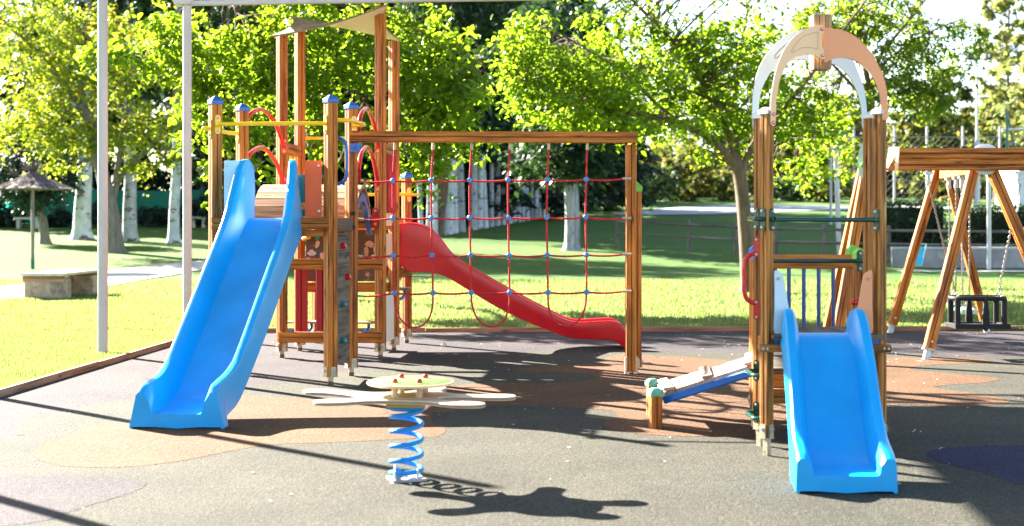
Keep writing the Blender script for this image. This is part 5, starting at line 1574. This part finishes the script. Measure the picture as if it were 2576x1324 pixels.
# brown trunk at the head of the row and the grey tree in front of the net's last squares
d_ = Ty(586); b0_ = P(1108, 590, d_ - 2)
tree("brown_trunk_tree", (b0_.x, d_ - 2, terrain(d_ - 2) - .05), [(pp([(1100, 594), (1106, 540), (1116, 480), (1122, 400), (1126, 300)], d_ - 2), .22, .14)], ell((b0_.x + .5, d_ - 2, 7.5), (2.2, 2, 3.2), 90), 30, .5, .28, LF_K, BK_M, "brown barked tree at the near end of the white poplar row", twig=4, detail=False)
d_ = Ty(629); b0_ = P(1438, 629, d_)
cl = np.concatenate([pict([(1450, 400, 95, 55, d_, 1.5, 1.4), (1400, 330, 120, 80, d_, 2, 1.3), (1490, 320, 90, 90, d_, 2, 1.2), (1330, 400, 60, 40, d_ + 2, 1, .5)], 150), ell((b0_.x - .4, d_ + .5, 6.2), (2.6, 2.2, 2.2), 110)])
tree("grey_trunk_tree", (b0_.x, d_, terrain(d_) - .05), [(pp([(1438, 634), (1440, 570), (1438, 500), (1434, 440)], d_), .25, .22), (pp([(1434, 460), (1415, 400), (1395, 330), (1380, 240)], d_), .13, .06), (pp([(1436, 460), (1462, 410), (1490, 350), (1510, 260)], d_), .13, .06), (pp([(1436, 450), (1440, 380), (1446, 300)], d_), .12, .06)],
     cl, 30, .45, .24, LF_K, BK_P, "single grey flaky barked tree on the shaded lawn seen through the right of the net", twig=3, detail=False)

# bushes and trees along the far right side
def bush(name, x, y, d, w, h, mat, label, n=70, L=.26, group=None, cat="bush"):
    z0 = terrain(d); b = P(x, y, d)
    t = thing(name, (b.x, d, z0), label, cat, group)
    W2 = w * d / K / 2; H = h * d / K
    cl = ell((b.x, d, z0 + H * .5), (W2, min(W2, 2.5), H * .52), n, .6)
    cl[:, 2] = np.maximum(cl[:, 2], z0 + .1)
    st = MB()
    for k in range(5):
        c = cl[k]; st.tube([(b.x + random.uniform(-.2, .2), d, z0 - .1), (c[0], c[1], c[2])], [.05, .015], 5)
    st.build("stem", BK_D, t)
    sp_ = spray(cl, 42, max(.18, W2 * .16)); sp_[:, 2] = np.maximum(sp_[:, 2], z0 + .02)
    leaves("foliage", sp_, L, mat, t, .6, .3, False)
    return t
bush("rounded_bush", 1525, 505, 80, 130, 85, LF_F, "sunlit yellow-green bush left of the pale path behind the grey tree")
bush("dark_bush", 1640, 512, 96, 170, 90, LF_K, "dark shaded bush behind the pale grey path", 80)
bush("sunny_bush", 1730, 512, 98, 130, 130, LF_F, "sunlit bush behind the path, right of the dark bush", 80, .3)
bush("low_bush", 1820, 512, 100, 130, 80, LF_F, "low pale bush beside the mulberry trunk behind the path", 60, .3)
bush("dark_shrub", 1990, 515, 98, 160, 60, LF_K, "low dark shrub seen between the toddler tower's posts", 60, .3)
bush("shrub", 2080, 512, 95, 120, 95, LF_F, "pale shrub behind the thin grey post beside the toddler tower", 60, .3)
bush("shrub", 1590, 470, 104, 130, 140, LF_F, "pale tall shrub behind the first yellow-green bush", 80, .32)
def fartree(x, d, w, z0, z1, mat, label, n=110, L=.4, name="far_tree", bk=BK_G):
    X = (x - CX) * d / K; z = terrain(d); W2 = w * d / K / 2
    cl = ell((X, d, z + (z0 + z1) / 2), (W2, min(W2, 3), (z1 - z0) / 2), n, .5)
    return tree(name, (X, d, z), [([(X, d, z - .2), (X + .1, d, z + z0 * .6), (X - .1, d, z + (z0 + z1) * .5), (X, d, z + z1 * .9)], .22, .05)], cl, 36, W2 * .20, L, mat, bk, label, twig=3, detail=False)
fartree(1560, 118, 170, .2, 12, LF_F, "sunlit pale far tree left of the path")
fartree(1690, 122, 200, .2, 14, LF_F, "sunlit wide far tree above the dark bush")
fartree(1800, 112, 110, .2, 10, LF_P, "yellowing far tree near the mulberry trunk")
fartree(1960, 120, 170, .2, 11, LF_F, "sunlit far tree behind the toddler tower's left post")
fartree(2100, 124, 150, .2, 10, LF_F, "pale far tree in the gap under the arch")
fartree(2310, 92, 150, .2, 8.2, LF_F, "bushy green far tree above the left end of the swing beam", 120)
fartree(2390, 96, 120, .2, 9.5, LF_F, "green and yellow far tree left of the floodlight pole", 110)
fartree(2540, 88, 150, .2, 15.5, LF_P, "tall yellow poplar at the right edge behind the floodlight pole", 170, .38)
fartree(2500, 102, 120, .2, 9, LF_F, "lower green tree at the foot of the tall yellow poplar", 110)
fartree(2610, 80, 160, .2, 12, LF_P, "yellow poplar cut by the right edge of the view", 120, .36)
fartree(2250, 110, 130, .2, 6.5, LF_F, "low pale far tree just right of the arch", 80)
fartree(1900, 108, 120, .2, 7, LF_F, "leafy pale far tree right behind the lowest mulberry branches", 110)
fartree(2030, 114, 130, .2, 8.5, LF_F, "pale green far tree in the middle of the gap under the arch", 110)
fartree(2180, 118, 130, .2, 8, LF_F, "pale far tree behind the toddler tower's right posts", 110)
fartree(2350, 108, 150, .2, 7, LF_F, "yellow-green far tree between the sports fence posts", 120)
fartree(2450, 112, 150, .2, 7, LF_F, "pale far tree directly behind the floodlight pole", 120)
fartree(2570, 114, 150, .2, 8, LF_F, "pale far tree low at the right edge behind the white shed", 120)
fartree(1480, 112, 150, .2, 9, LF_F, "sunlit far tree just right of the grey barked tree", 120)
fartree(1200, 88, 200, 3, 15, LF_D, "broad dark cedar above the white poplar row", 170, .36, "cedar_tree", BK_D)
fartree(1350, 100, 240, 3, 19, LF_D, "tallest dark cedar behind the rope net, dark against the bright leaves", 220, .4, "cedar_tree", BK_D)

# far wood closing the view
n = 9000
q = np.stack([rng.uniform(-12, 62, n), rng.uniform(132, 140, n), rng.random(n) ** .9], 1)
hz_ = 6.2 + 1.6 * np.sin(q[:, 0] * .31) + 1.1 * np.sin(q[:, 0] * .83 + 1) + .8 * np.sin(q[:, 0] * 1.9)
q[:, 2] = 2.7 + q[:, 2] * hz_
tag(leaves("treeline", q, 1.5, LF_F, None, .7, .2, False), kind="stuff")

# ================================================================== park furniture
# thatched parasol
b0_ = Gt(82, 676); PX, PY, PZ = b0_.x, b0_.y, terrain(b0_.y)
TP = thing("thatched_parasol", (PX, PY, PZ), "thatched straw parasol on a thin wooden post on the left lawn", "parasol")
s_ = K / PY
MB().tube([(PX, PY, PZ - .05), (PX, PY, PZ + 2.35)], .045, 12).build("post", RAILWOOD, TP)
MB().tube([(PX, PY, PZ), (PX, PY, PZ + .24)], .050, 12).build("post_sleeve", plain("green_sleeve", (.01, .14, .07), .5, .1), TP)
THA = wood("straw_thatch", (.04, .03, .034), (.125, .10, .10), (.25, .20, .18), rough=.95)
zt = PZ + 2.42
th = MB()
th.lathe([(.98, -.40), (1.0, -.37), (.70, -.26), (.42, -.15), (.22, -.05), (.10, .03), (.04, .06), (1e-4, .07)], (PX, PY, zt), 40, caps=False)
th.lathe([(1e-4, -.10), (.3, -.20), (.98, -.40)], (PX, PY, zt), 40, caps=False)
for v_i, v in enumerate(th.v):
    th.v[v_i] = (v[0], v[1], v[2] + random.uniform(-.015, .015))
canopy = th.build("thatch", THA, TP)
st = MB()
for k in range(420):
    an = random.uniform(0, 6.28); r0 = random.uniform(.05, .9); r1 = min(1.08, r0 + random.uniform(.15, .3))
    zf = lambda r: zt + np.interp(r, [0, .1, .22, .42, .7, 1.0, 1.1], [.08, .05, -.03, -.13, -.24, -.36, -.42]) + .01
    an2 = an + random.uniform(-.06, .06)
    st.tube([(PX + r0 * math.cos(an), PY + r0 * math.sin(an), zf(r0)), (PX + r1 * math.cos(an2), PY + r1 * math.sin(an2), zf(r1) - random.uniform(-.01, .05))], [.010, .004], 4, caps=False)
for k in range(90):
    an = random.uniform(0, 6.28); sp__ = random.uniform(.06, .28); hh = random.uniform(.18, .46)
    st.tube(catmull([(PX, PY, zt), (PX + sp__ * .5 * math.cos(an), PY + sp__ * .5 * math.sin(an), zt + hh * .5), (PX + sp__ * 1.2 * math.cos(an), PY + sp__ * 1.2 * math.sin(an), zt + hh * .8)], 3), [.012, .012, .01, .009, .008, .006, .004], 4, caps=False)
st.build("straw_tufts", THA, canopy)

# stone bench near the path
BN = thing("stone_bench", (-7.85, 24.8, 0), "stained stone and plank bench at the left edge beside the pale path", "bench")
ang = R(90 - 3)
bd_ = Vector((math.cos(ang), math.sin(ang), 0)); bo = Vector((-7.87, 23.9, 0)); bs_ = Vector((bd_.y, -bd_.x, 0))
for t, w in ((.19, .38), (1.62, .34)):
    c = bo + bd_ * t; MB().box((c.x, c.y, .165), (w, .66, .35), ang, .012).build("pier", STONE, BN)
c = bo + bd_ * .9; c2 = c - bs_ * .1
MB().box((c2.x, c2.y, .16), (1.1, .05, .32), ang).build("back_panel", STONE, BN)
for t in (.02, 1.78):
    c = bo + bd_ * t; MB().box((c.x, c.y, .345), (.06, .72, .10), ang).build("bearer", PLANK, BN)
sl = MB()
for k in range(4):
    c = bo + bd_ * .9 + bs_ * (-.276 + .184 * k); sl.box((c.x, c.y, .42), (1.94, .178, .05), ang, .006)
sl.build("seat", STONEL, BN)
for (x, y, wpx, lab) in ((72, 574, 66, "far stone bench in the shade left of the thickest white poplar"), (501, 572, 34, "far stone bench in the shade just right of the thinner canopy pole")):
    d = Ty(y); b = P(x, y, d); z = terrain(d); w = wpx * d / K
    t = thing("stone_bench", (b.x, d, z), lab, "bench")
    MB().box((b.x, d, z + .40), (w, .4, .09)).build("seat", CONC, t)
    for s in (-.36, .36): MB().box((b.x + w * s, d, z + .18), (.12, .34, .40)).build("leg", CONC, t)

# teal shade net fence behind the left trees
m_, nt_, b_s = newmat("teal_shade_net")
b_s.inputs["Base Color"].default_value = (.02, .24, .17, 1); b_s.inputs["Roughness"].default_value = .7
tr_n = N(nt_, "ShaderNodeBsdfTranslucent"); tr_n.inputs[0].default_value = (.04, .50, .36, 1)
mx_n = N(nt_, "ShaderNodeMixShader"); mx_n.inputs[0].default_value = .6
nt_.links.new(b_s.outputs[0], mx_n.inputs[1]); nt_.links.new(tr_n.outputs[0], mx_n.inputs[2]); nt_.links.new(mx_n.outputs[0], nt_.nodes["Material Output"].inputs[0])
NF = thing("net_fence", (-14, 61, terrain(61)), "teal shade net fence behind the left trees and evergreens", "fence")
rows_ = [[Vector((x, 61 + .06 * math.sin(x * 2.2), terrain(61) + z + .03 * math.sin(x * 1.7))) for x in np.arange(-24, -6.9, .4)] for z in (.05, .8, 1.5)]
fm = MB(); fm.grid(rows_); fm.build("net_panel", m_, NF)
for x in np.arange(-24, -6.9, 3.0): MB().tube([(x, 61.05, terrain(61) - .1), (x, 61.05, terrain(61) + 1.6)], .03, 8).build("post", POLEM, NF)
for i, (x, w, h) in enumerate(((20, 110, 55), (150, 60, 45), (255, 70, 60), (385, 70, 50), (475, 60, 60), (520, 70, 80), (-30, 90, 80))):
    bush("laurel_bush", x, 570, 59.6, w, h, LF_D, "dark leafy shrub in the shaded hedge line in front of the teal net fence", 40, .2, "dark shrubs by the net fence")

# post and rail fence
FENCEW = wood("dark_rail_wood", (.05, .042, .036), (.12, .10, .085), (.20, .18, .16), rough=.9)
RF = thing("rail_fence", (7, 42, terrain(42)), "low silvery post and rail fence crossing the lawn at the right", "fence")
fpts = [(3.4, 46.0), (5.45, 43.8), (6.65, 42.3), (7.65, 41.2), (8.9, 40.6), (10.6, 40.0), (12.3, 39.6), (14.2, 39.3), (16.2, 39.0)]
for i, (x, y) in enumerate(fpts):
    z = terrain(y); MB().tube([(x, y, z - .1), (x, y, z + .92), (x, y, z + .95)], [.055, .052, .03], 10).build("post", FENCEW, RF)
    if i:
        x0_, y0_ = fpts[i - 1]
        for zz in (.42, .80): MB().tube([(x0_, y0_ - .04, terrain(y0_) + zz), (x, y - .04, z + zz)], [.042, .038], 8).build("rail", FENCEW, RF)

# low wall, pavement, hedge, lounger, shed
sheet("pavement", [(9.7, 35.4), (18.6, 34.7), (18.6, 36.4), (9.7, 37.1)], plain("pale_pavement", (.52, .52, .54), .9, .08, 2), .03)
wallm = plain("grey_block_wall", (.24, .23, .25), .9, .35, 1.6, bstr=.3, wear=(.36, .34, .34), wthr=.6, wscale=2)
LW = thing("low_wall", (12.5, 37.0, .05), "low grey block wall with pale capping along the right lawn", "wall")
wd = Vector((9.8, -.8, 0)).normalized(); wa = math.atan2(wd.y, wd.x)
MB().box((14.3, 36.8, .27), (8.8, .22, .54), wa).build("wall", wallm, LW)
MB().box((14.3, 36.8, .57), (8.8, .28, .06), wa).build("capping", plain("pale_coping", (.40, .40, .42), .9, .12, 3), LW)
def hedge(x0, x1, y, zt, lab):
    t = thing("clipped_hedge", ((x0 + x1) / 2, y, terrain(y)), lab, "hedge")
    n_ = int((x1 - x0) * 900); z0 = terrain(y)
    q = np.stack([rng.uniform(x0, x1, n_), y + rng.uniform(-.45, .45, n_), rng.uniform(z0, zt, n_)], 1)
    f = rng.random(n_); q[f < .45, 1] = y - .45 + rng.normal(0, .05, (f < .45).sum()); q[f > .75, 2] = zt + rng.normal(0, .04, (f > .75).sum())
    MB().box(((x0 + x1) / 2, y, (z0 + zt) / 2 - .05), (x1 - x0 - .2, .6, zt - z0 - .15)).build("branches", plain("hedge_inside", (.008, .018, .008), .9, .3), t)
    leaves("foliage", q, .13, LF_H, t, .6, .2, False)
hedge(9.9, 12.6, 41.5, 1.78, "clipped dark hedge behind the low wall, left block seen under the swing beam")
hedge(12.9, 17.5, 41.2, 1.66, "clipped dark hedge behind the low wall, right block behind the toddler seat")
LG = thing("folded_lounger", (10.5, 36.2, .05), "folded cyan sun lounger leaning against the low grey wall", "lounger")
ld = [P(2283, 668, 36.2), P(2318, 668, 36.2), P(2330, 622, 36.55), P(2300, 622, 36.55)]
def quad_plate(q, t, name, mat, par):
    mb = MB(); mb.smooth = False; n_ = (q[1] - q[0]).cross(q[3] - q[0]).normalized() * t
    vv = [p for p in q] + [p + n_ for p in q]; mb.v = [tuple(p) for p in vv]
    for f_ in ((0, 1, 2, 3), (7, 6, 5, 4), (0, 4, 5, 1), (1, 5, 6, 2), (2, 6, 7, 3), (3, 7, 4, 0)): mb.face(f_, [(0, 0)] * 4)
    return mb.build(name, mat, par)
quad_plate(ld, .03, "fabric", plain("cyan_fabric", (.02, .42, .62), .6, .1), LG)
MB().tube([ld[0], ld[1], ld[2] + Vector((0, 0, .08)), ld[3] + Vector((0, 0, .08))], .016, 8, closed=True).build("frame", plain("white_frame", (.75, .75, .75), .4, .05), LG)
SHD = thing("white_shed", (16.3, 41.0, terrain(41)), "pale white shed wall cut by the right edge behind the swing", "shed")
swl = plain("white_render_wall", (.56, .60, .66), .8, .08, 1.5, wear=(.34, .29, .2), wthr=.66, wscale=1.2)
MB().box((16.35, 42.4, 1.5), (3.2, 2.0, 2.7)).build("wall", swl, SHD)
MB().box((16.35, 42.3, 2.92), (3.4, 2.4, .14)).build("roof", plain("brown_shed_roof", (.22, .15, .09), .8, .2), SHD)
for zz in (1.15, 1.75, 2.3): MB().box((15.9, 41.385, zz), (1.5, .03, .025)).build("slot", plain("dark_slot", (.12, .13, .16), .7, .1), SHD)
# slim posts
def slim_post(x, yb, yt, d, r, lab, lean=0.0, mat=POLEM, name="grey_post"):
    b = P(x, yb, d); t = P(x + lean, yt, d)
    o = MB(); o.tube([(b.x, d, b.z - .1), (t.x, d, t.z)], r, 10); o = o.build(name, mat, loc=(b.x, d, b.z))
    tag(o, lab, "post")
slim_post(2112, 640, 305, 40.5, .075, "thin pale grey post leaning slightly beside the toddler tower's arch", -12)
slim_post(2488, 672, 440, 36.2, .055, "thin pale grey post standing on the pavement behind the toddler seat")
slim_post(2423, 668, 585, 36.3, .03, "short thin grey post by the low wall between the swing legs")
# tall sports fence
SF = thing("sports_fence", (14, 62, terrain(62)), "tall wire mesh sports fence on galvanised posts at the right", "fence")
FY = 62.0; fz = terrain(FY)
px_ = [2090, 2148, 2250, 2332, 2422, 2515, 2590, 2670]
wires = MB()
for i, x in enumerate(px_):
    X = (x - CX) * FY / K; zt_ = P(0, 318, FY).z
    MB().tube([(X, FY, fz - .1), (X, FY, zt_)], .055, 8).build("post", POLEM, SF)
xa, xb = (px_[0] - CX) * FY / K, (px_[-1] - CX) * FY / K; ztp = P(0, 345, FY).z
for z_ in (fz + .1, (fz + ztp) / 2, ztp): wires.tube([(xa, FY, z_), (xb, FY, z_)], .022, 6)
H_ = ztp - fz; stp = .3
k = xa - H_
while k < xb:
    for sg in (1, -1):
        a0 = (k, fz) if sg > 0 else (k + H_, fz); a1 = (k + H_, ztp) if sg > 0 else (k, ztp)
        lo, hi = max(xa, min(a0[0], a1[0])), min(xb, max(a0[0], a1[0]))
        if hi - lo > .1:
            f = lambda X: a0[1] + (a1[1] - a0[1]) * (X - a0[0]) / (a1[0] - a0[0])
            wires.tube([(lo, FY, f(lo)), (hi, FY, f(hi))], .0028, 3, caps=False)
    k += stp
wires.build("wire_mesh", plain("dull_wire", (.22, .23, .22), .6, .1), SF)
FLP = thing("floodlight_pole", ((2458 - CX) * 55 / K, 55, terrain(55)), "tall pale pole with two dark floodlights beyond the swing", "floodlight")
fx_ = (2458 - CX) * 55 / K; ztp = P(0, 150, 55).z
MB().tube([(fx_, 55, terrain(55) - .1), (fx_, 55, 4.3), (fx_, 55, 4.4), (fx_, 55, ztp)], [.11, .10, .05, .04], 10).build("pole", POLEM, FLP)
DK = plain("dark_lamp_housing", (.006, .007, .012), .4, .1)
MB().tube([(fx_ - .25, 55, ztp), (fx_ + .45, 55, ztp + .02)], .03, 8).build("cross_arm", DK, FLP)
for dx, rot in ((-.18, .3), (.38, 1.1)):
    lm = MB(); lm.box((fx_ + dx, 54.9, ztp + .12), (.48 if rot < 1 else .2, .24, .30), 0, .03); o = lm.build("lamp", DK, FLP)
    g = MB(); g.box((fx_ + dx, 54.77, ztp + .13), (.26 if rot < 1 else .08, .012, .15)); g.build("lamp_glass", plain("lamp_glass", (.6, .65, .7), .1, .05), o)
GP = thing("green_goal_frame", ((2533 - CX) * 58 / K, 58, terrain(58)), "dark green braced steel post by the sports fence", "goal frame")
gx = (2533 - CX) * 58 / K; gz = P(0, 275, 58).z
MB().tube([(gx, 58, terrain(58) - .1), (gx, 58, gz)], .06, 8).build("post", GRN, GP)
MB().tube([(gx + .05, 58, gz - .3), (gx + .9, 58.4, terrain(58) + 1.0)], .045, 8).build("brace", GRN, GP)
MB().tube([(gx - .2, 58, P(0, 327, 58).z), (gx + 2.0, 58, P(0, 323, 58).z)], .05, 8).build("crossbar", POLEM, GP)
